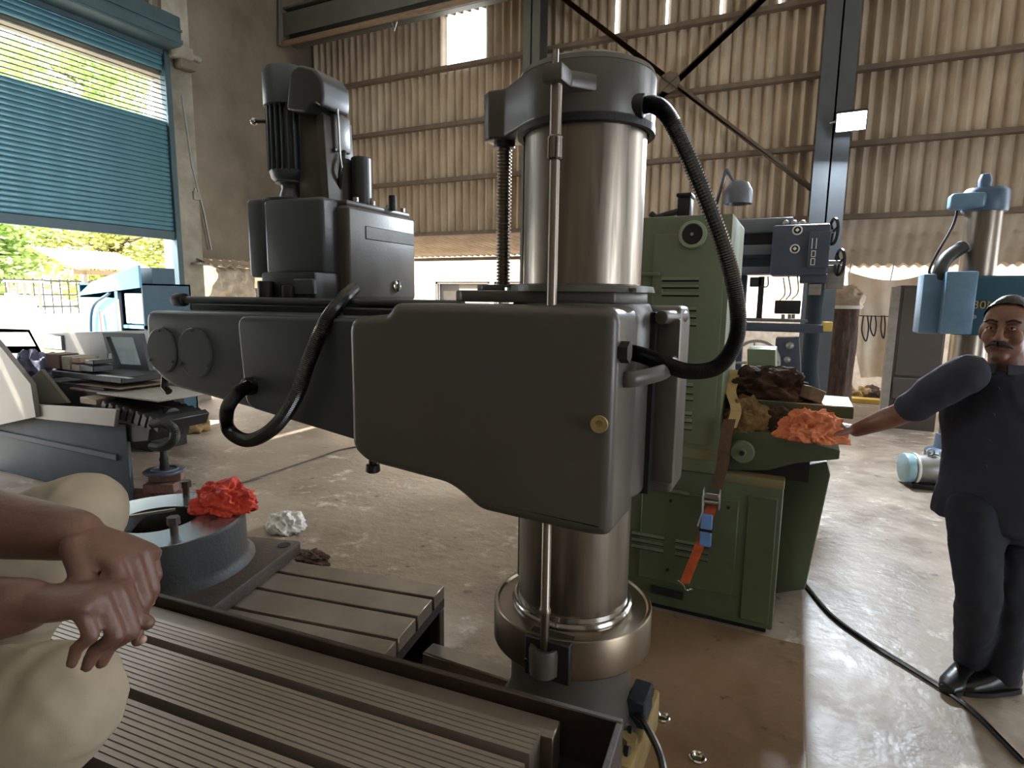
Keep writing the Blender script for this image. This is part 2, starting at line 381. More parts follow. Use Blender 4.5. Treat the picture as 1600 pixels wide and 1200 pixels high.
# ---- corrugated sheets
def corr(width, height, pitch=.14, amp=.042, th=.006):
    """sheet in XZ, corrugations upright, origin lower left"""
    n = int(round(width / pitch)) * 8; b = B()
    return b.grid(lambda u, v: (u * width, amp * math.cos(2 * PI * u * width / pitch), v * height), n, 1, th)
wb = thing('wall_back', None, None, (0, YB, 0), local=True); struct(wb)
SW, SH = .7, .852; Z0 = 2.62
sheets = {}
def sheet_mesh(wd):
    if wd not in sheets:
        o_ = obj('corrugated_sheet', corr(wd, SH + .06), 'sheet', wb, True, 60); sheets[wd] = [o_, True]
    e = sheets[wd]
    if e[1]: e[1] = False; return e[0]
    return share(e[0], wb)
random.seed(3)
hole0 = WY(697, 105, YB)
X00 = hole0.x - SW * 6
slits = [WY(px, 30, YB).x for px in (955, 1030, 1113, 1195)]
for r in range(6):
    for c in range(20):
        x = X00 + c * SW
        if x < XL - .1 - SW or x > 5.5: continue
        if c == 6 and r == 3: continue
        slit = r >= 3 and (any(x <= s_ < x + SW for s_ in slits))
        if x < XL: 
            s_ = sheet_mesh(.84)
        elif c == 5 and r == 3: s_ = sheet_mesh(.7)
        else: s_ = sheet_mesh(.672 if slit else .84)
        s_.location = (x + random.uniform(-.002, .002), (-.006 if c % 2 else .006) + (-.003 if r % 2 else .003), Z0 + r * SH + random.uniform(-.01, .01))
        s_.rotation_euler = (0, random.uniform(-.003, .003), 0)
pl = obj('purlin', B().box((XL, -.14, -.03), (6, -.03, .03), .004, 1), 'purlin', wb)
for i in range(7):
    (pl if i == 0 else share(pl, wb)).location = (0, 0, Z0 + .03 + i * SH)
def ibeam(x0, x1, y0, y1, z0, z1, m, name, ft=.022):
    b = B(); b.box((x0, y0, z0), (x1, y0 + ft, z1)); b.box((x0, y1 - ft, z0), (x1, y1, z1))
    xm = (x0 + x1) / 2; b.box((xm - .01, y0, z0), (xm + .01, y1, z1)); return struct(obj(name, b, m, smooth=False))
a = WY(818, 60, YB - .4).x; ibeam(a, a + .26, YB - .42, YB - .13, 0, ZT, 'steel_green', 'trim_1')
a = WY(1284, 100, YB - .4).x; ibeam(a, a + .36, YB - .44, YB - .13, 0, ZT, 'steel_slate', 'trim_2')
# diagonal bracing with the gusset plate where the two angles cross
def angle_bar(p, q, wd=.07, t=.008):
    p, q = Vector(p), Vector(q); d = (q - p).normalized(); n_ = d.cross(Vector((0, 1, 0))).normalized(); b = B()
    b.quad(p, q, q + n_ * wd, p + n_ * wd); e = Vector((0, -.05, 0)); b.quad(p, p + e, q + e, q)
    bmesh.ops.solidify(b.bm, geom=b.bm.faces[:], thickness=t); return b
yb_ = YB - .2
d0, d1 = WY(850, -20, yb_), WY(1273, 305, yb_); d2 = WY(1215, -30, yb_); d3 = d2 + (WY(985, 190, yb_) - d2) * 1.62
wbr = thing('cross_brace', 'rusty steel cross bracing of two crossed angle bars before the corrugated wall', 'brace', tuple(WY(1045, 130, yb_)))
obj('brace_bar', angle_bar(d0, d1), 'purlin', wbr, smooth=False); obj('brace_bar', angle_bar(d2 + Vector((0, .03, 0)), d3 + Vector((0, .03, 0))), 'purlin', wbr, smooth=False)
g_ = WY(1046, 128, yb_ - .012); obj('gusset_plate', B().cyl(g_, g_ + Vector((0, .012, 0)), .14, n=8), 'purlin', wbr)
# crane girder high along the wall
zg = WY(560, 47, 8.1).z
gd = B(); gd.box((XL, 7.95, zg), (5, 8.25, zg + .03)); gd.box((XL, 8.08, zg), (5, 8.11, zg + .55)); gd.box((XL, 7.95, zg + .52), (5, 8.25, zg + .55))
gd.box((XL, 7.945, zg + .1), (5, 7.95, zg + .45))
gt = thing('crane_girder', 'grey green crane girder running along the top of the wall', 'girder', (XL, 8.1, zg)); obj('girder_beam', gd, 'steel_green', gt, smooth=False)
obj('girder_pipe', B().cyl((XL, 7.9, zg - .05), (5, 7.9, zg - .05), .045, n=12), 'wood', gt, label='tan pipe under the girder')
q = WY(612, 40, 7.9); hk = B(); hk.tube([q + Vector((0, 0, .05)), q + Vector((.05, 0, -.08)), q + Vector((.1, 0, .04))], .008, 6); obj('pipe_hook', hk, 'galv', gt)
# ---- left wall with the rolling shutter
YJ = 5.73; ZD = 4.6
wl = B(); x0, x1 = XL - .25, XL
wl.box((x0, -8, ZD), (x1, YJ, ZT)); wl.box((x0, -8, 0), (x1, .5, ZD)); wl.box((x0, 6.12, 2.15), (x1, YB + .02, ZT)); wl.box((x0, 7.55, 0), (x1, YB + .02, 2.15))
struct(obj('wall_left', wl, 'plaster', smooth=False))
struct(obj('trim_3', B().box((x0, YJ, 0), (XL + .06, 6.12, ZT)), 'plaster_light', smooth=False))
wlow = B(); wlow.box((XL - 2.2, 7.5, -.02), (XL - 2.1, 12.5, 2.6)); lw = struct(obj('wall_left_lower', wlow, 'whitewash', smooth=False))
XO = XL - 2.1; pq = WX(388, 450, XO); pe = WX(416, 470, XO)
wn = thing('window_1', None, None, (pq.x, pq.y, .9), kind='structure')
obj('window_pane', B().box((XO - .005, pq.y, .9), (XO + .005, pe.y + .1, pq.z)), 'window_dark', wn, smooth=False)
fr = B(); fr.box((XO, pq.y - .04, .9), (XO + .03, pq.y, pq.z + .04)); fr.box((XO, pq.y, pq.z), (XO + .03, pe.y + .1, pq.z + .04)); obj('window_frame', fr, 'whitewash', wn, smooth=False)
dr = thing('door_1', None, None, (XL, 3.1, 2.4), local=True, kind='structure')     # rolling shutter, half raised
DZ = WX(272, 375, XL + .08).z - 2.4
slp = [(0, .0), (.012, .008), (.018, .033), (.012, .06), (0, .07), (-.004, .07), (.006, .058), (.011, .03), (.006, .01), (-.004, 0)]
sl = obj('shutter_slat', B().prism(slp, -2.6, 2.6, 'YZ'), 'teal_shutter', dr, True, 30)
for v in sl.data.vertices: v.co = Vector((v.co.y + .06, v.co.x, v.co.z))
sl.data.update()
nsl = 24; zs = DZ + .12
for i in range(nsl):
    (sl if i == 0 else share(sl, dr)).location = (0, 0, zs + i * .062)
obj('bottom_bar', B().box((.03, -2.6, DZ), (.09, 2.6, DZ + .12), .006, 1), 'shutter_dark', dr)
zgr = zs + nsl * .062
rod = obj('grille_rod', B().cyl((.065, -2.6, 0), (.065, 2.6, 0), .008, n=8), 'shutter_dark', dr)
for i in range(10): (rod if i == 0 else share(rod, dr)).location = (0, 0, zgr + .03 + i * .064)
zt = zgr + .03 + 10 * .064
for i in range(6): share(sl, dr, (0, 0, zt + i * .062)).data.materials
obj('shutter_guide', B().box((.0, 2.58, -2.4), (.12, 2.66, 2.6), .004, 1), 'shutter_dark', dr)
hd = B(); hd.box((0, -2.7, 2.52), (.42, 2.64, 2.9), .02, 2); hd.box((0, -2.7, 2.46), (.1, 2.64, 2.52)); hd.box((.40, -2.7, 2.55), (.44, 2.64, 2.60)); hd.box((.40, -2.7, 2.7), (.44, 2.64, 2.73))
obj('shutter_hood', hd, 'shutter_dark', dr)
br = thing('shutter_bracket', 'dusty motor bracket at the top corner of the rolling shutter', 'bracket', tuple(WX(280, 100, XL + .2)))
c = WX(283, 82, XL + .2); bb = B(); bb.box(c - Vector((.12, .14, .09)), c + Vector((.1, .12, .07)), .02); obj('bracket_body', bb, 'plaster_light', br)
obj('bracket_shaft', B().cyl(c + Vector((0, .1, 0)), c + Vector((0, .28, .0)), .05, n=14), 'galv', br)
obj('bracket_cover', B().box(c + Vector((-.1, -.05, -.2)), c + Vector((.05, .2, -.08)), .02), 'plaster', br)
# pipes on the plaster
def wallpipe(name, label, pts, r, m='galv'):
    return tag(obj(name, B().tube([WX(a_, b_, XL + .06) for a_, b_ in pts], r, 10), m), label, 'pipe')
wallpipe('conduit_pipe', 'pale vertical pipe above the shutter hood', [(232, -40), (237, 52)], .025, 'plaster_light')
wallpipe('conduit_pipe', 'thin steel pipe leaning down the grey plaster beside the pillar', [(284, 150), (300, 260), (318, 330), (330, 390)], .014)
wallpipe('conduit_pipe', 'grey conduit pipe rising into the wall corner under the girder', [(437, -30), (437, 72)], .03, 'steel_green')
jb = thing('junction_box', 'small grey cast socket on the leaning wall pipe', 'box', tuple(WX(305, 308, XL + .06))); c = WX(305, 305, XL + .05)
obj('box_body', B().box(c - Vector((.03, .05, .07)), c + Vector((.04, .05, .05)), .01), 'plaster_light', jb); obj('box_collar', B().cyl(c + Vector((.005, 0, .03)), c + Vector((.005, 0, .1)), .025, n=12), 'galv', jb)
# corrugated offcuts and plastic bag over the white lower wall
cs = thing('corrugated_offcut', 'broken corrugated sheet offcut lying over the white doorway wall', 'sheet', tuple(WX(370, 415, XL)), local=True, rz=PI / 2)
b = B(); b.grid(lambda u, v: (-.75 + u * 1.5, -.02 - v * .34, .05 + .028 * math.cos(2 * PI * u * 9) - v * .1 + u * .02), 72, 3, .006); obj('sheet_piece', b, 'sheet', cs)
b = B(); b.box((-.85, -.3, -.03), (.6, .05, 0)); obj('support_board', b, 'wood_grey', cs)
pb = WX(360, 418, XL + .05)
def bag(u, v):
    a_ = (u - .5) * (.62 + .25 * v); k = noise.noise(Vector((u * 4, v * 4, 2))) * .07 + abs(noise.noise(Vector((u * 9, v * 7, 7)))) * .05
    return (pb.x + .06 + k + .12 * math.sin(v * PI), pb.y + a_ + .02 * math.sin(v * 9) - v * .12, pb.z - v * (.52 + .12 * u) + .04 * noise.noise(Vector((u * 3, 1, 1))))
tag(obj('plastic_bag', B().grid(bag, 24, 22, .004), 'plastic_bag', ang=70), 'dirty white plastic sack hanging on the wall beside the pillar', 'bag')
# ---- lean-to beyond the back wall: low roof, whitewashed wall with windows
lt = thing('ceiling_lean_to', None, None, (0, YB, 0), local=True, kind='structure')
za = WY(700, 386, YB).z; zb = WY(700, 400, 10.9).z
za = Z0 + .06
def lts(u, v): return (u * .98, -.02 + v * 2.32, .022 * math.cos(2 * PI * u * 7) + za + v * (zb - za))
ls = obj('roof_sheet', B().grid(lts, 56, 1, .006), 'sheet', lt, True, 60)
for i in range(20): (ls if i == 0 else share(ls, lt)).location = (-12.5 + i * .97, 0, 0)
for i in range(6): share(ls, lt, (-2.0 + i * .97, 2.28, -.1 + (zb - za) * .9), scale=(1, .24, 1))  # short roof strips added past the eave to dim the far wall
obj('eave_batten', B().box((-12.5, 2.3, zb - YB * 0 - .10), (7, 2.36, zb - .03)), 'purlin', lt, smooth=False)
for i, (zz, yy) in enumerate(((2.64, -.02), (2.47, .12), (2.30, .26))):
    st = B().grid(lambda u, v: (-1.6 + u * 5.2, yy + .12 * v, zz - .2 * v + .02 * math.cos(2 * PI * u * 36)), 288, 1, .006); obj('eave_sheet', st, 'sheet', lt, True, 60)
wf = B(); Yf = 12.2
wx = [WY(px, 440, Yf).x for px in (680, 765, 772, 824)]; zc1 = WY(720, 440, Yf).z; zc0 = 1.2
wf.box((-13, Yf, 0), (8, Yf + .15, zc0)); wf.box((-13, Yf, zc1), (8, Yf + .15, 3.1)); wf.box((-13, Yf, zc0), (wx[0], Yf + .15, zc1)); wf.box((wx[1], Yf, zc0), (wx[2], Yf + .15, zc1)); wf.box((wx[3], Yf, zc0), (8, Yf + .15, zc1))
struct(obj('wall_lean_to', wf, 'whitewash', smooth=False))
for k, (xa, xb) in enumerate(((wx[0], wx[1]), (wx[2], wx[3]))):
    wn = thing('window_%d' % (k + 2), None, None, (xa, Yf, zc0), kind='structure')
    f_ = B(); f_.box((xa, Yf + .02, zc1 - .05), (xb, Yf + .1, zc1)); f_.box((xa, Yf + .02, zc0), (xa + .05, Yf + .1, zc1)); f_.box((xb - .05, Yf + .02, zc0), (xb, Yf + .1, zc1)); f_.box((xa, Yf + .02, zc0), (xb, Yf + .1, zc0 + .05))
    obj('window_frame', f_, 'wood_grey', wn, smooth=False)
    xm = xa + (xb - xa) * .42
    obj('window_pane', B().box((xa + .05, Yf + .11, zc0), (xm, Yf + .13, zc1)), 'window_dark', wn, smooth=False); obj('window_shutter', B().box((xm, Yf + .08, zc0), (xb - .05, Yf + .12, zc1)), 'wood_grey', wn, smooth=False)
# ---- roof over the hall and the unseen sides
cl_ = B(); xs_ = [XL - .3]; sk = [-6.6, -4.2, -1.8, .6, 3.0, 5.4]
for a_ in sk: xs_ += [a_, a_ + 1.0]
xs_.append(9)
for i in range(0, len(xs_), 2): cl_.box((xs_[i], -8, ZT), (xs_[i + 1], YB + .1, ZT + .08))
ce = struct(obj('ceiling', cl_, 'roof', smooth=False))
for a_ in sk: obj('added_skylight_sheet', B().box((a_, -8, ZT + .02), (a_ + 1, YB + .1, ZT + .03)), 'added_skylight', ce, smooth=False)  # unseen translucent strips added to bring more daylight into the hall
struct(obj('wall_rear', B().box((XL - .25, -8.2, 0), (9, -8, ZT)), 'plaster', smooth=False))
wr = B(); wr.box((9, -8, 0), (9.2, -2, ZT)); wr.box((9, 2, 0), (9.2, YB, ZT)); wr.box((9, -2, 3.6), (9.2, 2, ZT)); struct(obj('wall_right', wr, 'plaster', smooth=False))
# ================================================================== OUTSIDE THE DOOR
bw = thing('boundary_wall', 'sunlit cream boundary wall with iron railing outside the door', 'wall', (-14, 7, 0))
obj('wall_body', B().box((-14.2, 0, 0), (-14, 16, 1.17), .02), 'boundary', bw)
rl = B(); rl.box((-14.12, 0, 1.83), (-14.08, 16, 1.87)); rl.box((-14.12, 0, 1.3), (-14.08, 16, 1.34)); rl.box((-14.12, 0, 1.55), (-14.08, 16, 1.58)); obj('rail', rl, 'iron', bw, smooth=False)
bar = obj('railing_bar', B().cyl((-14.1, 0, 1.17), (-14.1, 0, 1.9), .014, n=6), 'iron', bw)
for i in range(40): (bar if i == 0 else share(bar, bw)).location = (0, 4 + i * .16, 0)
gp = thing('gate_pillar', 'white painted steel gate leaf standing in the sun left of the railing', 'gate', (-13.2, 5.4, 0))
p0, p1 = WX(0, 463, -13.2), WX(54, 463, -13.2)
obj('gate_panel', B().box((-13.22, p0.y - 1, .05), (-13.14, p1.y, p1.z), .01), 'white_paint', gp); obj('gate_post', B().box((-13.26, p1.y - .45, 0), (-13.1, p1.y - .33, p1.z + .06)), 'white_paint', gp)
obj('gate_rib', B().box((-13.14, p0.y - 1, .9), (-13.11, p1.y, .96)), 'white_paint', gp)
p2 = WX(35, 438, -13.25); nb = thing('notice_frame', 'small white framed lattice panel above the gate leaf', 'panel', (p2.x, p2.y, p2.z - .6))
f_ = B()
for k in range(5): f_.box((p2.x, p2.y - .25 + k * .12, p2.z - .6), (p2.x + .03, p2.y - .21 + k * .12, p2.z))
obj('lattice_bars', f_, 'galv', nb, smooth=False); [obj('lattice_frame', B().box((p2.x - .01, p2.y - .3, z_), (p2.x + .04, p2.y + .34, z_ + .04)), 'white_paint', nb, smooth=False) for z_ in (p2.z - .04, p2.z - .6)]
# shed roof on posts
sr = thing('shed_canopy', 'small open shed with a tan corrugated roof beyond the blue cabinet', 'shed', (-11.5, 6.8, 0))
ya, yb2 = WX(112, 415, -11.5).y, WX(245, 400, -11.5).y; zr0, zr1 = WX(245, 425, -11.5).z, WX(245, 399, -12.6).z
ns = 5
for i in range(ns):
    yy = ya + (yb2 - ya) / ns * i; dy = (yb2 - ya) / ns
    b = B().grid(lambda u, v: (-11.5 - v * 1.3, yy + u * dy, zr0 + v * (zr1 - zr0) + .012 * math.cos(2 * PI * u * 5)), 40, 1, .005); obj('roof_panel', b, 'orange_roof', sr, True, 60)
obj('eave_beam', B().box((-11.52, ya, zr0 - .1), (-11.46, yb2, zr0 - .02)), 'wood', sr, smooth=False)
for yy in (ya + .15, (ya + yb2) / 2, yb2 - .1): obj('post', B().box((-11.53, yy, 0), (-11.46, yy + .07, zr0 - .04)), 'galv', sr, smooth=False)
# trees
def tree(label, base, h, crown, n, m, seed):
    random.seed(seed); t = thing('leafy_tree', label, 'tree', base, group='trees beyond the boundary wall')
    base = Vector(base); b = B(); top = base + Vector((0, 0, h))
    b.tube(cat([base, base + Vector((.1, .05, h * .3)), base + Vector((-.1, .1, h * .6)), top], 4), [.16 - .1 * i / 12 for i in range(13)], 8)
    for k in range(7):
        a_ = k * .9 + seed; s_ = base + Vector((0, 0, h * (.3 + .07 * k))); e = s_ + Vector((math.cos(a_) * crown[0] * .7, math.sin(a_) * crown[1] * .7, crown[2] * .35))
        b.tube([s_, (s_ + e) / 2 + Vector((0, 0, .15)), e], [.06, .045, .02], 6)
    obj('trunk', b, 'bark', t)
    bm = bmesh.new(); cc = base + Vector((0, 0, h * .72)); cl = []
    for k in range(26):
        while True:
            v = Vector((random.uniform(-1, 1), random.uniform(-1, 1), random.uniform(-1, 1)))
            if v.length < 1: break
        cl.append(cc + Vector((v.x * crown[0], v.y * crown[1], v.z * crown[2])))
    for i in range(n):
        c_ = random.choice(cl); p = c_ + Vector((random.gauss(0, .33), random.gauss(0, .33), random.gauss(0, .3)))
        s_ = random.uniform(.05, .11); q = Matrix.Rotation(random.uniform(0, 6.3), 3, 'Z') @ Matrix.Rotation(random.uniform(0, 3), 3, 'X')
        vs = [bm.verts.new(p + q @ Vector(k_) * s_) for k_ in ((-1, 0, 0), (-.2, -.5, .1), (1, 0, .15), (-.2, .5, .1))]; bm.faces.new(vs)
    f_ = obj('foliage', bm, m, t, False); f_['kind'] = 'stuff'
tree('bushy green tree nearest the left edge behind the gate leaf', (-16.6, 5.6, 0), 3.9, (1.3, 2.0, 1.7), 14000, 'leaf', 1)
tree('yellow green tree behind the railing and shed', (-16.8, 9.9, 0), 3.9, (1.3, 2.1, 1.6), 14000, 'leaf_yellow', 2)
tree('tall loose green tree seen through the shutter grille', (-21.0, 12.0, 0), 11.3, (2.2, 3.0, 1.7), 12000, 'leaf', 5)
# blue steel cabinet in the doorway: front coloured as sunlit, shell as shaded
bc = thing('blue_cabinet', 'blue steel cabinet with open front shelf standing in the doorway', 'cabinet', (-7.6, 4.9, 0))
y0 = WX(226, 500, -7.3).y; y1 = WX(298, 460, -7.3).y; zt_ = WX(298, 445, -7.3).z; xl_ = WY(128, 500, y0).x
cb = B(); cb.box((-7.32, y0, 0), (-7.3, y1, zt_)); cb.box((xl_, y1 - .02, 0), (-7.3, y1, zt_)); cb.box((xl_, y0, 0), (xl_ + .02, y1, zt_)); cb.box((xl_, y0, zt_ - .02), (-7.3, y1, zt_)); cb.box((xl_, y0, 0), (-7.3, y1, .06))
obj('cabinet_shell', cb, 'teal', bc, smooth=False)
xs = xl_ + (-7.3 - xl_) * .62
obj('cabinet_door', B().box((xl_, y0 - .02, .05), (xs, y0, zt_ - .18), .004, 1), 'blue_sunlit', bc)
obj('door_rib', B().box((xs - .02, y0 - .03, .05), (xs + .05, y0 + .02, zt_ - .1), .004, 1), 'blue_mid', bc)
obj('top_flap', B().prism([(xl_, zt_ - .16), (-7.3, zt_ - .05), (-7.3, zt_ + .22), (xl_ + .35, zt_ + .02)], y0 - .03, y0, 'XZ'), 'blue_sunlit', bc, False)
obj('shelf_box', B().box((xs + .1, y0 + .02, zt_ - .5), (-7.34, y0 + .4, zt_ - .12), .01), 'white_paint', bc); obj('shelf_box', B().box((xs + .12, y0 + .03, .4), (-7.34, y0 + .4, zt_ - .62), .01), 'white_paint', bc)
obj('shelf', B().box((xs, y0, zt_ - .56), (-7.3, y1 - .03, zt_ - .52)), 'blue_sunlit', bc, False)
obj('back_raised_panel', B().box((-7.6, y1 - .5, zt_), (-7.31, y1 - .2, zt_ + .2)), 'teal', bc, False)
for k, (xx, zz, l_) in enumerate(((xl_ + .5, zt_ - .35, .7), (xs + .08, zt_ - .2, .9))):
    rb_ = ribbon([(xx, y0 - .05, zz), (xx + .02, y0 - .06, zz - l_ * .5), (xx - .06, y0 - .05, zz - l_)], (1, 0, .2), .04)
    tag(obj('ribbon_strip', rb_, 'ribbon_red' if k == 0 else 'ribbon_orange'), ('red ribbon' if k == 0 else 'long orange ribbon') + ' tied to the front of the blue cabinet', 'ribbon')
hp = B().tube(cat([(xl_ + .3, y0 - .06, .05), (xl_ + .28, y0 - .06, .8), (xl_ + .36, y0 - .06, 1.4), (xl_ + .75, y0 - .05, zt_ - .12)], 6), .018, 8); tag(obj('blue_hose', hp, 'blue_mid'), 'blue hose bent over the door of the blue cabinet', 'hose')
# ================================================================== RADIAL DRILL
AX, AY = -.645, 1.852
rd = thing('radial_drill', 'large grey radial drilling machine with long arm and polished steel column', 'drill machine', (AX, AY, .012))
cx = Vector((AX, AY, 0))
# base plate with a T slot, pedestal, flange ring, column
ZBP = .14
bp = B(); bp.box((-1.32, 1.45, .012), (-.43, 1.83, ZBP), .006, 1); bp.box((-1.32, 1.45, .012), (-.43, 1.98, ZBP - .05)); bp.box((-1.32, 1.90, .012), (-.43, 1.985, ZBP), .006, 1)
obj('base_plate', bp, 'steel_top', rd)
obj('base_lug', B().box((-.45, 1.66, .012), (-.365, 2.08, ZBP + .02), .008), 'brass', rd, label='worn yellowed base lug')
obj('bolt', hexbolt((-.40, 1.76, ZBP + .02), (0, 0, 1), .028, .03), 'brass', rd); obj('bolt', hexbolt((-.40, 2.04, ZBP + .02), (0, 0, 1), .022, .02), 'cast_brown', rd)
obj('pedestal', B().lathe([(.25, ZBP), (.25, ZBP + .03), (.225, .2), (.212, .26), (.212, .46), (.2, .47)], cx, n=64), 'grey_paint', rd)
ZF = .575
obj('flange_ring', B().lathe([(.19, .44), (.268, .44), (.275, .448), (.275, ZF - .006), (.271, ZF), (.262, ZF), (.256, ZF - .007), (.19, ZF - .007)], cx, n=72, close=True), 'steel_turned', rd)
obj('seat_ring', B().lathe([(.185, ZF - .02), (.212, ZF - .02), (.212, ZF + .004), (.206, ZF + .014), (.2, ZF + .016), (.197, ZF + .03), (.185, ZF + .03)], cx, n=64, close=True), 'chrome', rd)
RC = .19
obj('column', B().lathe([(RC, ZBP + .05), (RC, 2.22)], cx, n=96), 'steel', rd)
# flange clamp block with cup for the rod
rx, ry = -.634, 1.612
ck = B(); ck.box((rx - .065, AY - .285, .44), (rx + .085, AY - .22, ZF - .002), .004, 1); obj('clamp_block', ck, 'cast_dark', rd)
obj('rod_cup', B().lathe([(.012, .46), (.034, .455), (.046, .465), (.048, .535), (.044, .552), (.03, .548), (.024, .54)], (rx, ry - .04, 0), n=32), 'grey_paint', rd)
obj('rod', B().lathe([(.012, .54), (.0135, .56), (.0135, .66), (.018, .663), (.018, .675), (.0145, .68), (.0145, 2.0), (.021, 2.0), (.021, 2.055), (.0165, 2.06), (.0165, 2.2)], (rx, ry - .04, 0), n=20), 'steel', rd)
obj('rod_nut', B().lathe([(.02, 1.995), (.0225, 2.0), (.0225, 2.05), (.02, 2.055)], (rx, ry - .04, 0), n=6), 'cast_brown', rd)
obj('cup_bolt', hexbolt((rx - .055, AY - .285, .49), (0, -1, 0), .009, .006), 'chrome', rd)
# column cap with arm for the elevating screw
ZC0, ZC1 = 2.135, 2.285
sx = -.93
def cap_poly(r, n=40):
    P = []
    for i in range(n + 1):
        a_ = -PI * .72 + i * (PI * 1.44) / n; P.append((AX + r * math.cos(a_), AY + r * math.sin(a_)))
    P += [(sx + .03, AY + .062), (sx - .03, AY + .062), (sx - .06, AY + .035), (sx - .06, AY - .035), (sx - .03, AY - .062), (sx + .03, AY - .062)]
    return P
obj('column_cap', B().prism(cap_poly(.212), ZC0, ZC1, 'XY', .008, 3), 'grey_paint', rd)
obj('cap_lid', B().lathe([(.212, ZC1 - .004), (.205, ZC1 + .012), (.17, ZC1 + .03), (.05, ZC1 + .036), (0.0001, ZC1 + .036)], cx, n=64), 'grey_paint', rd)
obj('cap_skirt', B().lathe([(.196, ZC0 - .018), (.214, ZC0 - .018), (.214, ZC0 + .002), (.196, ZC0 + .002)], cx, n=64, close=True), 'cast_dark', rd)
bk = B(); bk.prism([(rx - .03, ry - .075), (rx + .028, ry - .075), (rx + .03, ry - .01), (rx + .10, AY - .17), (rx - .02, AY - .17)], 2.19, 2.235, 'XY', .005, 2); obj('rod_bracket', bk, 'grey_paint', rd)
obj('bracket_bolt', B().cyl((rx, ry - .05, 2.19), (rx, ry - .05, 2.275), .009, n=10), 'chrome', rd)
obj('screw_boss', B().cyl((sx, AY, ZC0 - .02), (sx, AY, ZC0), .036, n=20), 'dark_paint', rd)
sp = []; zz = 1.62
while zz < ZC0:
    sp += [(.0195, zz), (.0255, zz + .003), (.0255, zz + .0055), (.0195, zz + .0085)]; zz += .0115
obj('elevating_screw', B().lathe(sp, (sx, AY, 0), n=20), 'steel', rd, ang=20)
obj('column_key', B().box((AX - RC - .016, AY - .02, .62), (AX - RC + .01, AY + .02, 2.14), .003, 1), 'cast_dark', rd)
# sleeve clamped round the column, and housing in front
sv = B(); sv.lathe([(.2, 1.0), (.225, 1.0), (.23, 1.01), (.23, 1.585), (.22, 1.605), (.2, 1.61)], cx, n=64, close=True); obj('column_sleeve', sv, 'grey_paint', rd)
def tp(px, py): return WY(px, py, AY)
tpl = B(); tpl.prism([(-1.05, AY - .12), (-1.0, AY - .17), (AX, AY - .215), (AX + .16, AY - .16), (AX + .22, AY), (AX + .16, AY + .16), (AX, AY + .22), (-1.0, AY + .17), (-1.05, AY + .12)], 1.605, 1.642, 'XY', .008, 2); obj('sleeve_top', tpl, 'grey_paint', rd)
tr = B(); tr.prism([(-1.0, AY - .06), (-.96, AY - .10), (-.8, AY - .14), (-.8, AY + .14), (-.96, AY + .1), (-1.0, AY + .06)], 1.64, 1.662, 'XY', .005, 2); obj('screw_nut_plate', tr, 'dark_paint', rd)
obj('top_ring', B().lathe([(.193, 1.64), (.235, 1.64), (.23, 1.658), (.193, 1.664)], cx, n=64, close=True), 'grey_paint', rd)
for k in range(5):
    a_ = -2.5 + k * .62; obj('bolt', hexbolt((AX + .255 * math.cos(a_), AY + .205 * math.sin(a_), 1.64), (0, 0, 1), .011, .012), 'chrome', rd)
YH = 1.532
hp_ = [(-1.352, 1.548), (-1.19, 1.562), (-1.165, 1.598), (-.43, 1.602), (-.43, .955), (-.50, .948), (-.85, .962), (-.905, 1.0), (-.965, 1.03), (-1.29, 1.058), (-1.352, 1.10)]
hp_ = fillet(hp_, [.05, .06, .05, .05, .05, .03, .06, .03, .06, .03, .05], 6)
obj('gear_housing', rprism(hp_, YH, 1.79, 'XZ', .034, 6), 'grey_paint', rd, ang=60)
c = WY(938, 662, YH); obj('oil_plug', B().lathe([(.0, -.004), (.016, -.004), (.024, .004), (.024, .014), (.012, .014), (.008, .006), (.0001, .006)], c, (0, -1, 0), 24), 'brass', rd)
obj('drain_plug', B().lathe([(.014, 0), (.014, -.03), (.024, -.032), (.026, -.055), (.02, -.06), (.0001, -.06)], (WY(583, 745, YH + .08).x, YH + .08, 1.06), n=24), 'black', rd)
obj('housing_back', B().box((-.86, 1.74, 1.0), (-.43, 1.90, 1.585), .02), 'grey_paint', rd)
# rear clamp half: cover plate with rounded top and two handles
rc = B(); rc.prism([(1.92, .98), (2.12, .98), (2.12, 1.56), (2.08, 1.6), (1.96, 1.6), (1.92, 1.56)], -.56, -.335, 'YZ', .018, 3); obj('clamp_cover', rc, 'grey_paint', rd)
rc = B(); rc.box((-.42, 1.905, 1.02), (-.33, 1.935, 1.56), .01, 2); obj('clamp_flange', rc, 'grey_paint', rd)
obj('clamp_gap_shade', B().box((-.55, 1.86, .99), (-.40, 1.93, 1.58)), 'hole_black', rd, False)  # solid black block standing in for the shade inside the gap
hb = B().tube(cat([(-.44, 1.62, 1.395), (-.40, 1.63, 1.398), (-.345, 1.73, 1.41), (-.34, 1.86, 1.42), (-.35, 1.94, 1.422)], 6), [(.014, .024)] * 25, 10); obj('clamp_strap', hb, 'grey_paint', rd)
hb = B().cyl((-.38, 1.84, 1.565), (-.345, 2.02, 1.565), .022, n=16, bev=.006); obj('clamp_bolt', hb, 'grey_paint', rd)
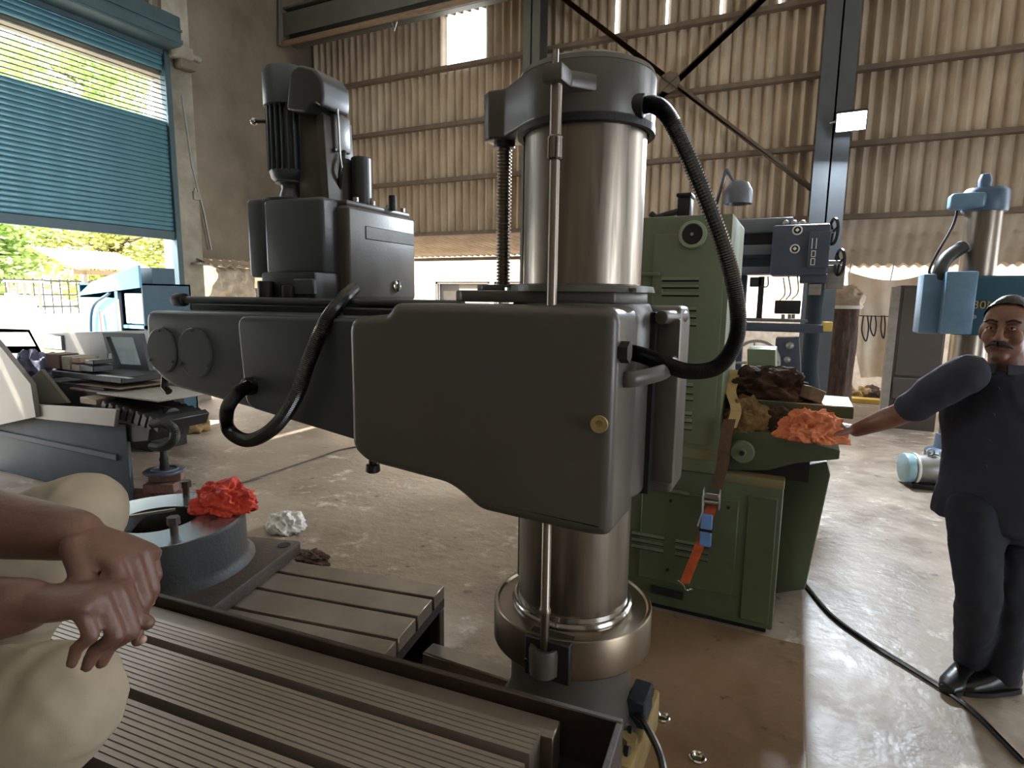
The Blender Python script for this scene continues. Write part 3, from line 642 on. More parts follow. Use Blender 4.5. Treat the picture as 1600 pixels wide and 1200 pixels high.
# arm
Ya = 1.655
ap = [(-2.60, 1.545), (-.95, 1.552), (-.95, 1.03), (-1.46, 1.098), (-2.0, 1.165), (-2.45, 1.213), (-2.56, 1.26), (-2.61, 1.36)]
obj('arm', rprism(fillet(ap, .05, 5), Ya, 1.98, 'XZ', .022, 5), 'grey_paint_blue', rd, ang=50)
obj('arm_panel', rprism(fillet([(-2.0, 1.535), (-1.30, 1.54), (-1.30, 1.085), (-1.46, 1.105), (-1.975, 1.172)], .05, 5), Ya - .022, Ya + .02, 'XZ', .014, 4), 'grey_paint_blue', rd, ang=50)
for xx in (-2.283, -2.498):
    r_ = .108 if xx > -2.4 else .1
    cv = obj('round_cover', B().lathe([(.0001, .009), (r_ - .006, .009), (r_, .005), (r_, -.002)], (xx, Ya, 1.372), (0, -1, 0), 48), 'grey_paint_blue', rd, ang=14)
    for k in range(3):
        a_ = PI / 2 + k * 2 * PI / 3; sc_ = B().sph((xx + (r_ - .012) * math.cos(a_), Ya - .01, 1.372 + (r_ - .012) * math.sin(a_)), .007, 2); obj('screw_head', sc_, 'dark_paint', cv)
obj('guide_rail', B().cyl((-2.57, 1.80, 1.592), (-1.06, 1.80, 1.592), .017, n=16), 'dark_paint', rd)
obj('rail_knob', B().cyl((-2.6, 1.80, 1.592), (-2.53, 1.80, 1.592), .03, n=20, bev=.008), 'black', rd)
gw = B(); gw.box((-2.58, 1.86, 1.54), (-.95, 1.98, 1.575), .004, 1); gw.box((-1.5, 1.68, 1.545), (-1.0, 1.84, 1.575), .004, 1); obj('guideway', gw, 'cast_dark', rd)
obj('arm_hook', B().tube([(-2.56, 1.7, 1.26), (-2.56, 1.69, 1.2), (-2.53, 1.69, 1.18)], .016, 8), 'black', rd)
# drill head behind the arm
hd = obj('head_cover', B().box((-2.235, 2.0, 1.71), (-1.885, 2.16, 2.045), .02, 3), 'grey_paint_blue', rd)
hb = obj('head_body', B().box((-2.36, 2.10, 1.60), (-1.83, 2.62, 2.02), .02, 3), 'grey_paint', rd)
obj('head_trim', B().box((-1.835, 2.22, 1.88), (-1.826, 2.6, 1.94), .003, 1), 'grey_paint', hb); obj('head_trim', B().box((-2.37, 2.02, 1.7), (-2.25, 2.2, 2.06), .02, 3), 'grey_paint_blue', hb)
lid = obj('head_lid', B().box((-2.34, 2.12, 2.02), (-1.85, 2.60, 2.045), .008, 2), 'grey_paint', hb)
for k in range(4): obj('lid_bolt', B().cyl((-1.865, 2.2 + k * .12, 2.045), (-1.865, 2.2 + k * .12, 2.065), .014, n=10), 'chrome', lid)
c = WX(620, 447, -1.828); kn = obj('sight_glass', B().lathe([(.0001, .012), (.02, .012), (.03, .006), (.03, -.002)], c, (1, 0, 0), 24), 'chrome', hb); obj('glass_bar', B().box(c + Vector((.01, -.006, -.028)), c + Vector((.016, .006, .028))), 'black', kn, False)
lo = B(); lo.box((-2.2, 1.94, 1.575), (-1.88, 2.3, 1.72), .012, 2); obj('head_slide', lo, 'dark_paint', rd)
obj('slide_foot', B().cyl((-2.15, 1.92, 1.57), (-2.15, 1.92, 1.68), .035, n=20, bev=.005), 'black', rd); obj('slide_foot', B().cyl((-2.02, 1.93, 1.57), (-2.02, 1.93, 1.66), .03, n=20, bev=.005), 'black', rd)
obj('slide_block', B().box((-2.0, 1.93, 1.62), (-1.88, 1.98, 1.69), .006, 1), 'grey_paint_blue', rd)
# vertical finned motor with belt cover, terminal box, post
mc = WY(452, 200, 2.2); mx_, my_ = mc.x, 2.2; mz0, mz1 = 2.17, 2.55
mb = B(); mb.cyl((mx_, my_, mz0 - .02), (mx_, my_, mz1), .075, n=32); mot = obj('motor', mb, 'grey_paint_blue', rd)
fin = obj('motor_fin', B().box((.072, -.004, mz0 + .03), (.104, .004, mz1 - .05), .002, 1), 'grey_paint_blue', mot); fin.data.transform(Matrix.Translation(ORG[rd]))
fin.location = Vector((mx_, my_, 0)) - ORG[rd]
for k in range(1, 22): share(fin, mot, fin.location, (0, 0, k * 2 * PI / 22))
obj('motor_bell', B().lathe([(.04, mz0 - .08), (.05, mz0 - .03), (.09, mz0), (.1, mz0 + .035), (.075, mz0 + .04)], (mx_, my_, 0), n=32), 'grey_paint_blue', mot)
obj('fan_cowl', B().lathe([(.1, mz1 - .06), (.112, mz1 - .055), (.112, mz1 + .09), (.1, mz1 + .115), (.06, mz1 + .125), (.0001, mz1 + .127)], (mx_, my_, 0), n=40), 'grey_paint_blue', mot)
obj('eye_bolt', B().cyl((mx_ - .1, my_ - .04, 2.44), (mx_ - .15, my_ - .06, 2.44), .009, n=10), 'black', mot); obj('eye_bolt_head', B().sph((mx_ - .16, my_ - .065, 2.44), .018, 2), 'chrome', mot)
obj('motor_neck', B().lathe([(.13, 2.045), (.13, 2.07), (.06, 2.085), (.045, 2.13)], (mx_, my_, 0), n=32), 'grey_paint_blue', rd)
def polh(pts, y): return [(WY(a_, b_, y).x, WY(a_, b_, y).z) for a_, b_ in pts]
obj('motor_post', B().prism(polh([(466, 172), (494, 172), (503, 315), (468, 315)], 2.17), 2.17, 2.32, 'XZ', .006, 2), 'grey_paint', rd)
obj('post_plate', B().prism(polh([(492, 165), (505, 178), (514, 320), (503, 320)], 2.15), 2.15, 2.34, 'XZ', .003, 1), 'grey_paint', rd)
e0 = WY(478, 150, 2.2); bcv = B(); obj('belt_cover', rprism(fillet(polh([(446, 172), (452, 112), (466, 100), (490, 106), (502, 122), (504, 150), (502, 168), (490, 160), (478, 176)], 2.08), .02, 4), 2.08, 2.26, 'XZ', .015, 4), 'dark_paint', rd, ang=50)
tb = B(); pa_, pb2 = WY(505, 178, 2.2), WY(524, 234, 2.2); tb.box((pa_.x, 2.2, pb2.z), (pb2.x, 2.31, pa_.z), .01, 2); t_ = obj('terminal_box', tb, 'grey_paint', rd); obj('terminal_lid', B().box((pa_.x - .006, 2.192, pb2.z - .01), (pb2.x + .006, 2.21, pb2.z + .008), .003, 1), 'dark_paint', t_)
for (a_, b_, r_) in ((WY(530, 236, 2.28), WY(522, 308, 2.3), .013), (WY(518, 236, 2.26), WY(540, 306, 2.3), .012), (WY(538, 236, 2.24), WY(530, 300, 2.24), .01)):
    m_ = (Vector(a_) + Vector(b_)) / 2 + Vector((.02, -.03, 0)); obj('motor_cable', B().tube(cat([a_, m_, b_], 6), r_, 8), 'rubber', rd)
obj('motor_cable', B().tube(cat([WY(527, 170, 2.15), WY(529, 200, 2.17), WY(531, 240, 2.17), WY(534, 262, 2.19)], 6), .005, 6), 'galv', rd)
sc = WY(565, 285, 2.33); obj('spindle_sleeve', B().lathe([(.048, 2.02), (.048, 2.265), (.042, 2.272), (.0001, 2.272)], (sc.x, 2.33, 0), n=28), 'dark_paint', rd)
obj('cable_gland', B().cyl((sc.x - .12, 2.28, 2.04), (sc.x - .12, 2.28, 2.12), .022, n=12), 'black', rd); obj('lug', B().cyl((sc.x + .09, 2.45, 2.04), (sc.x + .09, 2.45, 2.11), .02, n=12), 'cast_dark', rd)
# ribbed conduits
def conduit(pts, r, per=44):
    P = cat(pts, per); R = [r * (1.05 if i % 2 else .95) for i in range(len(P))]; return B().tube(P, R, 14)
c1 = [D(1000, 166, 1.69), D(1026, 165, 1.67), D(1052, 196, 1.67), D(1092, 285, 1.70), D(1132, 390, 1.73), D(1151, 470, 1.75), D(1150, 530, 1.76), D(1122, 572, 1.76), D(1075, 580, 1.75), D(1030, 565, 1.74), D(1000, 554, 1.73), D(978, 550, 1.73)]
obj('ribbed_conduit', conduit(c1, .0235), 'rubber', rd, ang=20, label='glossy black ribbed conduit looping behind the clamp')
obj('conduit_gland', B().cyl(c1[0] - (c1[1] - c1[0]) * .6, c1[0] + (c1[1] - c1[0]) * .3, .034, n=16, bev=.005), 'black', rd)
obj('conduit_gland', B().cyl((-.44, WX(970, 550, -.43).y, WX(970, 550, -.43).z), (-.405, WX(970, 550, -.43).y, WX(970, 550, -.43).z), .03, n=6), 'black', rd)
c2 = [WY(552, 452, 1.93), WY(536, 468, 1.75), WY(508, 505, 1.62), WY(484, 560, 1.58), WY(462, 620, 1.56), WY(428, 668, 1.55), WY(388, 688, 1.56), WY(358, 672, 1.57), WY(355, 640, 1.57), WY(372, 614, 1.58), WY(392, 603, 1.62), WY(400, 602, 1.65)]
obj('ribbed_conduit', conduit(c2, .026), 'rubber', rd, ang=20, label='thick black conduit hanging in a loop before the arm')
e = WY(400, 602, Ya); obj('conduit_gland', B().cyl(e, e + Vector((0, -.05, 0)), .036, n=20, bev=.006), 'black', rd)
# switch box and cable on the base
obj('switch_box', B().box((-.435, 1.84, ZBP + .02), (-.37, 1.97, ZBP + .12), .006, 1), 'column_dark', rd)
obj('base_cable', B().tube(cat([(-.40, 1.845, .21), (-.36, 1.82, .2), (-.29, 1.76, .13), (-.25, 1.62, .04), (-.32, 1.5, .03), (-.38, 1.6, .1), (-.405, 1.8, .19)], 8), .013, 8), 'rubber', rd)
obj('pedestal_knob', B().cyl((-.50, 1.655, .27), (-.48, 1.62, .27), .03, n=20, bev=.006), 'grey_paint', rd)
# ================================================================== T-SLOT TABLES
def grooved(x0, x1, y0, y1, z0, z1, pitch=.0165, gw=.004, gd=.0035, bev=0):
    n = max(1, int((y1 - y0) / pitch)); p = [(y0, z0), (y0, z1)]; off = ((y1 - y0) - (n - 1) * pitch) / 2
    for i in range(n):
        c_ = y0 + off + i * pitch
        p += [(c_ - gw / 2, z1), (c_ - gw / 2 + .0008, z1 - gd), (c_ + gw / 2 - .0008, z1 - gd), (c_ + gw / 2, z1)]
    p += [(y1, z1), (y1, z0)]; return B().prism(p, x0, x1, 'YZ')
RT = math.radians(4.2); o0 = G(800, 1075, .6)
ft = thing('slotted_table', 'long steel T-slot table with fine grooved strips in the foreground', 'table', (o0.x, o0.y, .012), RT, local=True)
zt = .575; x0, x1 = -2.1, .115
obj('table_body', B().box((x0 - .08, -1.06, .30), (x1 + .0, -.105, zt - .1)), 'cast_dark', ft, False)
for (ya_, yb_) in ((-.182, -.103), (-.37, -.212), (-.564, -.40), (-.758, -.594), (-.952, -.788)):
    obj('table_strip', grooved(x0, x1, ya_, yb_, zt - .105, zt), 'steel_strip', ft, False)
obj('table_ledge', B().box((x0 - .06, -.098, .30), (x1 + .03, -.034, zt - .014), .003, 1), 'steel_top', ft)
obj('rear_lip', B().box((x0 - .1, -.018, .44), (x1 + .18, 0, zt + .013), .003, 1), 'cast_brown', ft)
obj('end_lip', B().box((x1 + .165, -1.1, .44), (x1 + .182, -.018, zt + .012), .003, 1), 'cast_brown', ft)
obj('trough', B().box((x0 - .1, -1.1, .43), (x1 + .182, 0, .45)), 'cast_dark', ft, False)
for xx in (x0 + .2, x1 - .3):
    obj('table_leg', B().box((xx - .12, -.95, 0), (xx + .12, -.2, .43), .01, 1), 'cast_dark', ft)
RR = math.radians(9); ZBT = .36; o1 = G(694, 915, ZBT)
bt = thing('box_table', 'steel box table with three T-slots behind the long grooved table', 'table', (o1.x, o1.y, 0), RR, local=True)
h = ZBT; L_ = 1.75; W_ = .60
for (ya_, yb_) in ((-.107, 0), (-.262, -.126), (-.426, -.281), (-W_, -.445)):
    obj('table_strip', B().box((-L_, ya_, h - .06), (0, yb_, h), .003, 1), 'steel_top', bt)
tb = B(); tb.box((-L_, -W_, h - .1), (0, 0, h - .06)); obj('top_frame', tb, 'cast_dark', bt, False)
for (xa, xb, ya_, yb_) in ((-.05, 0, -.05, 0), (-.05, 0, -W_, -W_ + .05), (-L_, -L_ + .05, -.05, 0), (-L_, -L_ + .05, -W_, -W_ + .05)):
    obj('corner_post', B().box((xa, ya_, .02), (xb, yb_, h - .1), .004, 1), 'cast_brown', bt)
obj('side_plate', B().box((-L_ + .05, -.03, .02), (-.05, -.01, h - .1)), 'cast_dark', bt, False); obj('side_plate', B().box((-L_ + .05, -W_ + .01, .02), (-.05, -W_ + .03, h - .1)), 'cast_dark', bt, False)
obj('bottom_plate', B().box((-L_, -W_, 0), (0, 0, .02)), 'cast_brown', bt, False)
# ring casting on the box table
RC0 = (G(393, 785, .75) + G(190, 812, .75)) / 2
rcx, rcy, ZR = -2.48, 1.56, ZBT + .275; RA = math.radians(15.3)
rg = thing('ring_casting', 'heavy dark iron flange casting with square base on the box table', 'casting', (rcx, rcy, ZBT), RA, local=True)
pt = B(); pt.box((-.44, -.30, 0), (.475, .36, .068), .014, 2); obj('square_base', pt, 'cast_brown', rg)
obj('ring_body', B().lathe([(.155, .05), (.40, .06), (.372, .08), (.357, .11), (.355, .258), (.348, .27), (.161, .272), (.155, .264)], (0, 0, 0), n=72, close=True), 'cast_dark', rg)
obj('ring_face', B().lathe([(.159, .266), (.347, .266), (.347, .275), (.159, .275)], (0, 0, 0), n=72, close=True), 'table_polish', rg)
for k in range(2): 
    sg = -1 if k else 1; obj('base_hole', B().cyl((.425, sg * .29 - .0, .0682), (.425, sg * .29, .0702), .03, n=20), 'hole_black', rg)
def gb(px, py):
    p = G(px, py, ZR); d = Matrix.Rotation(-RA, 3, 'Z') @ (p - Vector((rcx, rcy, 0))); return d.x, d.y
for (px, py) in ((272, 834), (378, 797), (291, 774)):
    bx_, by_ = gb(px, py); rr = math.hypot(bx_, by_); k = min(.33, max(.235, rr)) / rr; bx_, by_ = bx_ * k, by_ * k
    b_ = B(); b_.cyl((bx_, by_, .26), (bx_, by_, .32), .016, n=12); b_.cyl((bx_, by_, .318), (bx_, by_, .35), .026, n=6); obj('stud_bolt', b_, 'cast_brown', rg)
c = G(345, 796, ZR); tag(crumple((c.x, c.y + .02, ZR + .001), (.14, .11, .12), 'red_cloth', 'red_rag', 3, 6, .5, 2.2), 'crumpled bright red rag on the ring casting', 'cloth')
b_ = B().box((-.13, -.008, 0), (.13, .008, .012), .002, 1); b_.bm.transform(Matrix.Translation(G(222, 806, ZR + .002)) @ Matrix.Rotation(1.0, 4, 'Z')); tag(obj('flat_file', b_, 'steel_top'), 'thin steel bar lying on the ring casting face', 'bar')
c = G(448, 828); tag(crumple((c.x, c.y, .0), (.14, .1, .13), 'white_cloth', 'white_rag', 9, 5, .5, 2.4), 'knotted white cotton waste on the floor behind the casting', 'cloth')
c = G(478, 872); tag(crumple((c.x + .05, c.y, 0), (.12, .06, .05), 'brown_rag', 'brown_rag', 12, 4, .9, 3.0), 'small brown scrap of rag on floor by the box table', 'cloth')
# cord on the floor
pts = [G(px, py, .006) for px, py in ((350, 762), (385, 752), (430, 737), (490, 717), (545, 700), (640, 690))]
tag(obj('thin_cord', B().tube(cat(pts, 8), .008, 6), 'cast_brown'), 'thin brown cord lying across the bright floor', 'cord')
# brick stack with plate and pipe fitting
s0 = G(245, 782)
bs = thing('brick_stack', 'low stack of reddish bricks on the floor beside the casting', 'bricks', (s0.x, s0.y, 0), .35, local=True)
bk = obj('brick', B().box((-.115, -.055, 0), (.115, .055, .075), .006, 1), 'brick', bs)
spots = [(-.12, 0, 0, 0), (.12, .01, 0, 0), (0, .12, 0, .05), (.05, 0, .076, .2), (.03, .11, .076, 0), (.06, .05, .152, .4)]
for i, (x_, y_, z_, r_) in enumerate(spots):
    k = bk if i == 0 else share(bk, bs); k.location = (x_, y_, z_); k.rotation_euler = (0, 0, r_)
fl_ = thing('pipe_flange', 'dark steel flange plate with an upright stem on the bricks', 'fitting', (s0.x + .05, s0.y + .05, .228))
c = Vector((s0.x + .05, s0.y + .05, .228)); obj('flange_plate', B().cyl(c, c + Vector((0, 0, .02)), .15, n=10, bev=.004), 'slate', fl_)
obj('flange_rim', B().lathe([(.085, .02), (.1, .02), (.1, .03), (.085, .03)], c, n=32, close=True), 'slate_light', fl_)
obj('stem', B().lathe([(.035, .02), (.03, .09), (.034, .1), (.026, .13), (.024, .17), (.014, .2), (.012, .22), (.0001, .22)], c, n=16), 'cast_dark', fl_)
# ================================================================== GREEN GRINDING MACHINE
YG = 2.95
gm = thing('green_machine', 'olive green tool grinding machine with louvred cabinet behind the drill column', 'machine', (-.4, 3.2, 0))
base = obj('machine_base', B().box((-.98, YG, .03), (0, 3.75, .775), .012, 2), 'green_dark', gm)
obj('base_foot', B().box((-.94, YG + .03, 0), (-.03, 3.7, .03)), 'hole_black', gm, False)
obj('base_top_edge', B().box((-.30, YG - .004, .74), (.002, 3.3, .79), .01, 2), 'green_rust', gm, label='stained top edge of the base')

def pol(pts, y): return [(WY(a_, b_, y).x, WY(a_, b_, y).z) for a_, b_ in pts]
obj('side_pedestal', B().prism(pol([(1200, 738), (1293, 720), (1298, 742), (1258, 922), (1200, 930)], 3.34), 3.34, 4.0, 'XZ', .012, 2), 'green_dark', gm)
cabt = obj('cabinet', B().box((-.82, YG - .01, .775), (-.30, 3.55, 2.015), .01, 2), 'green', gm)
obj('cabinet_door', B().box((-.655, YG - .022, .92), (-.325, YG - .008, 1.93), .006, 2), 'green', cabt)
obj('cabinet_seam', B().box((-.82, YG - .03, 1.735), (-.62, YG - .01, 1.75), .003, 1), 'green', cabt)
for (pa, pb, ys) in (((1034, 1092), None, (438, 449, 461)), ((1048, 1088), None, (484, 495, 507)), ((1048, 1083), None, (601, 612, 622)), ((1046, 1081), None, (645, 656, 667))):
    for y_ in ys:
        a_, b_ = WY(pa[0], y_, YG - .022), WY(pa[1], y_, YG - .022)
        lv = B(); lv.box((a_.x, YG - .0225, a_.z - .007), (b_.x, YG - .0215, a_.z + .004)); l_ = obj('louvre_slot', lv, 'hole_black', cabt, False)
        obj('louvre_lip', B().prism([(YG - .022, a_.z + .004), (YG - .034, a_.z + .001), (YG - .022, a_.z + .016)], a_.x, b_.x, 'YZ'), 'green', l_, False)
c = WY(1083, 367, YG - .01); dl = obj('round_vent', B().lathe([(.062, 0), (.066, .01), (.062, .034), (.05, .036), (.046, .026), (.0001, .026)], c, (0, -1, 0), 40), 'vent_green', cabt)
obj('vent_mesh', B().lathe([(.046, .0265), (.045, .03), (.014, .03), (.012, .034), (.0001, .034)], c, (0, -1, 0), 24), 'cast_dark', dl); obj('vent_screw', B().cyl(c + Vector((0, -.03, 0)), c + Vector((0, -.038, 0)), .008, n=6), 'galv', dl)
a_, b_ = WY(1003, 699, YG - .016), WY(1115, 704, YG - .016)
obj('rust_band', B().box((-.64, YG - .016, .845), (-.30, YG - .009, .895), .002, 1), 'green_rust', gm)
pn = obj('base_panel', B().box((-.66, YG - .012, .17), (-.19, YG + .002, .66), .004, 1), 'green_dark', base)
obj('panel_rail', B().box((-.60, YG - .02, .655), (-.42, YG, .668), .002, 1), 'green', base)
obj('base_panel', B().box((-.15, YG - .008, .06), (-.02, YG + .002, .70), .006, 1), 'green_dark', base)
for (xa, xb) in ((WY(988, 845, YG).x, WY(1038, 845, YG).x), (WY(1056, 850, YG).x, WY(1108, 850, YG).x)):
    for k in range(3):
        z_ = .40 - k * .035; l_ = obj('louvre_slot', B().box((xa, YG - .0135, z_ - .006), (xb, YG - .011, z_ + .004)), 'hole_black', base, False)
        obj('louvre_lip', B().prism([(YG - .012, z_ + .004), (YG - .022, z_ + .002), (YG - .012, z_ + .014)], xa, xb, 'YZ'), 'green_dark', l_, False)
p, q = WY(1018, 912, YG), WY(1068, 930, YG); obj('drain_opening', B().box((p.x, YG - .014, q.z - .02), (q.x, YG - .011, p.z)), 'hole_black', base, False)
for (px, py) in ((1048, 782), (1043, 890), (1138, 793)): c = WY(px, py, YG - .012); obj('panel_screw', B().cyl(c, c + Vector((0, -.006, 0)), .008, n=8), 'cast_dark', base)
# saddle, knob, table
obj('saddle', B().prism(pol([(1118, 690), (1150, 672), (1200, 676), (1313, 704), (1311, 718), (1243, 724), (1200, 735), (1120, 735)], 3.0), 3.0, 3.5, 'XZ', .006, 2), 'green_dark', gm)
obj('saddle_bed', B().box((-.28, 3.02, .775), (.1, 3.5, .93)), 'cast_dark', gm, False)  # dark cast block between the base and the saddle
c = WY(1160, 705, 2.985); kn = obj('hand_knob', B().lathe([(.054, 0), (.057, .012), (.05, .024), (.02, .026), (.016, .034), (.0001, .034)], c, (0, -1, 0), 36), 'green', gm); obj('knob_hub', B().cyl(c + Vector((0, -.03, 0)), c + Vector((0, -.045, 0)), .012, n=12), 'cast_dark', kn)
tbx = B(); tbx.box((-.3, 3.13, 1.075), (.268, 3.46, 1.13), .005, 2); obj('work_table', tbx, 'green_dark', gm); obj('table_surface', B().box((-.295, 3.135, 1.1301), (.263, 3.455, 1.133)), 'table_polish', gm, False)
obj('table_support', B().box((-.25, 3.2, .92), (.2, 3.44, 1.076), .01, 1), 'cast_dark', gm)
obj('spindle_guard', B().prism(pol([(1167, 545), (1212, 546), (1212, 590), (1193, 614), (1167, 614)], 3.9), 3.9, 4.2, 'XZ', .008, 2), 'green', gm)
obj('guard_stand', B().box((WY(1170, 614, 3.9).x, 3.6, .77), (WY(1200, 614, 3.9).x, 4.1, WY(1180, 606, 3.9).z), .01), 'green_dark', gm)
q = WY(1140, 587, 3.4); obj('cross_bar', B().cyl((-.32, 3.3, q.z), (WY(1168, 587, 3.3).x, 3.3, q.z), .014, n=10), 'black', gm)
obj('bar_stand', B().cyl((-.2, 3.3, .9), (-.2, 3.3, q.z), .012, n=10), 'black', gm)
# things on top of the cabinet
am = thing('coolant_motor', 'small black motor with cable lying on the green cabinet', 'motor', (WY(1060, 330, 3.1).x, 3.1, 2.015))
a_ = WY(1071, 335, 3.15); obj('motor_can', B().box((a_.x - .035, 3.1, 2.015), (a_.x + .03, 3.2, 2.13), .012, 2), 'cast_dark', am); obj('motor_cap', B().box((a_.x - .04, 3.09, 2.125), (a_.x + .035, 3.21, 2.145), .006), 'black', am)
obj('cable_tail', B().tube(cat([(a_.x - .03, 3.12, 2.06), (a_.x - .08, 3.1, 2.045), (a_.x - .13, 3.08, 2.03), (a_.x - .16, 3.08, 2.05)], 6), .016, 8), 'black', am)
wl_ = thing('work_lamp', 'grey jointed machine lamp with bell shade above the green cabinet', 'lamp', (WY(1120, 330, 3.3).x, 3.3, 2.015))
j0, j1, j2 = WY(1113, 322, 3.3), WY(1135, 265, 3.3), WY(1150, 290, 3.3); j0.z = 2.03
obj('lamp_base', B().cyl((j0.x, 3.3, 2.015), (j0.x, 3.3, 2.04), .03, n=16), 'slate', wl_); obj('lamp_arm', B().tube([j0, j1], .009, 8), 'slate_light', wl_); obj('lamp_arm', B().tube([j1, j2], .009, 8), 'slate_light', wl_)
sh = B().lathe([(.02, .03), (.045, .02), (.068, -.02), (.07, -.085), (.066, -.085), (.06, -.02), (.03, .012)], WY(1154, 292, 3.3), n=28, close=True); obj('lamp_shade', sh, 'slate_light', wl_)
# rags, strap and ratchet
c = WY(1190, 672, 3.05); z_ = 1.135
tag(crumple((WY(1195, 640, 3.22).x, 3.26, 1.134), (.19, .11, .14), 'brown_rag', 'rag_heap', 21, 5, .55, 2.3), 'heap of dark brown rags on the green machine table', 'cloth')
tag(crumple((WY(1168, 668, 3.1).x, 3.08, .985), (.11, .075, .15), 'tan_rag', 'oily_rag', 25, 5, .55, 2.5), 'tan oily rag bundled in front of the brown rags', 'cloth')
tag(crumple((WY(1225, 680, 3.02).x, 3.06, 1.0), (.09, .05, .1), 'brown_rag', 'oily_rag', 28, 5, .55, 2.5), 'small brown rag between the tan rag and orange cloth', 'cloth')
tag(obj('wood_block', B().box((.05, 3.18, 1.135), (.13, 3.26, 1.2), .004, 1, rz=.6, ry=.35), 'wood'), 'tilted brown wooden block on the green table', 'block')
ys = YG - .05
st = thing('ratchet_strap', 'ratchet tie down strap with orange webbing hanging on the green machine', 'strap', tuple(G(1068, 915)))
def sp_(px, py, y=ys): return WY(px, py, y)
obj('tan_webbing', ribbon([sp_(1147, 578, 3.28), sp_(1146, 596, 3.2), sp_(1142, 612, 3.12), sp_(1150, 640, 2.98), sp_(1142, 668, 2.93)], (1, 0, 0), .05), 'strap_tan', st, label='pale tan webbing')
obj('brown_webbing', ribbon([sp_(1140, 655), sp_(1133, 690), sp_(1128, 730), sp_(1118, 762)], (1, 0, .1), .055), 'strap_brown', st)
obj('orange_webbing', ribbon([sp_(1112, 790), sp_(1104, 820), sp_(1090, 860), sp_(1074, 900), sp_(1070, 912)], (1, .1, .2), .05), 'strap_orange', st, label='bright orange webbing')
c = sp_(1112, 778, ys - .01); rt = B(); rt.cyl(c + Vector((-.035, 0, -.02)), c + Vector((.035, 0, -.02)), .014, n=12); rt.box(c + Vector((-.035, -.02, .0)), c + Vector((.035, -.005, .028)), .003, 1); rc_ = obj('ratchet', rt, 'chrome', st)
for sgn in (-1, 1): obj('ratchet_plate', B().box(c + Vector((sgn * .037 - .003, -.02, -.05)), c + Vector((sgn * .037 + .003, .02, .045)), .002, 1), 'galv', rc_)
obj('ratchet_lever', B().tube([c + Vector((-.04, -.02, .01)), sp_(1098, 800, ys - .03), sp_(1090, 822, ys - .03)], .005, 6), 'galv', rc_)
a_ = sp_(1104, 812, ys - .02); b_ = sp_(1101, 852, ys - .02); bl = B(); bl.box((a_.x - .025, ys - .035, b_.z), (a_.x + .028, ys - .012, a_.z + .03), .004, 1); obj('blue_grip', bl, 'strap_blue', st, label='pale blue sleeve')
obj('black_band', B().box((a_.x - .03, ys - .04, (a_.z + b_.z) / 2 + .01), (a_.x + .033, ys - .008, (a_.z + b_.z) / 2 + .022)), 'black', st, False)
c = sp_(1068, 914); obj('end_hook', B().tube(cat([c + Vector((-.03, 0, .02)), c, c + Vector((.02, -.01, -.02)), c + Vector((.05, -.02, .0))], 5), .006, 8), 'chrome', st)
# ================================================================== SLATE RADIAL DRILL BEHIND
YS = 6.0
sd = thing('slate_drill', 'slate blue radial drill with dial head behind the green machine', 'drill machine', (.2, 6.2, 0))
def bxp(name, p0, p1, y0, y1, m, par, bev=.01, dy=0):
    a_, b_ = WY(*p0, y0), WY(*p1, y0); return obj(name, B().box((min(a_.x, b_.x), y0, min(a_.z, b_.z)), (max(a_.x, b_.x), y1, max(a_.z, b_.z)), bev, 2), m, par)
bxp('arm', (1120, 352), (1240, 428), YS + .08, YS + .4, 'slate', sd)
bxp('arm_rib', (1120, 344), (1238, 362), YS + .04, YS + .3, 'slate_light', sd); bxp('arm_rib', (1120, 384), (1212, 398), YS + .02, YS + .1, 'slate_light', sd); bxp('arm_rib', (1120, 417), (1212, 428), YS + .02, YS + .1, 'slate_light', sd)
bxp('arm_groove', (1120, 368), (1214, 380), YS + .06, YS + .09, 'hole_black', sd, 0); bxp('arm_groove', (1120, 404), (1212, 417), YS + .06, YS + .09, 'column_dark', sd, 0)
hdx = bxp('drill_head', (1208, 352), (1292, 430), YS - .12, YS + .3, 'slate', sd, .02)
bxp('head_side', (1265, 362), (1294, 418), YS - .16, YS - .1, 'slate', hdx, .008)
for (px, py, r_) in ((1246, 360, .042), (1242, 389, .04)):
    c = WY(px, py, YS - .12); d_ = obj('dial', B().lathe([(r_, 0), (r_, .02), (r_ - .008, .03), (.0001, .03)], c, (0, -1, 0), 32), 'white_dial', hdx); obj('dial_hub', B().lathe([(r_ * .72, .029), (r_ * .7, .036), (.0001, .036)], c, (0, -1, 0), 24), 'cast_dark', d_)
    obj('dial_mark', B().box(c + Vector((-.012, -.042, -.012)), c + Vector((.012, -.036, .012)), ry=.78), 'white_dial', d_, False)
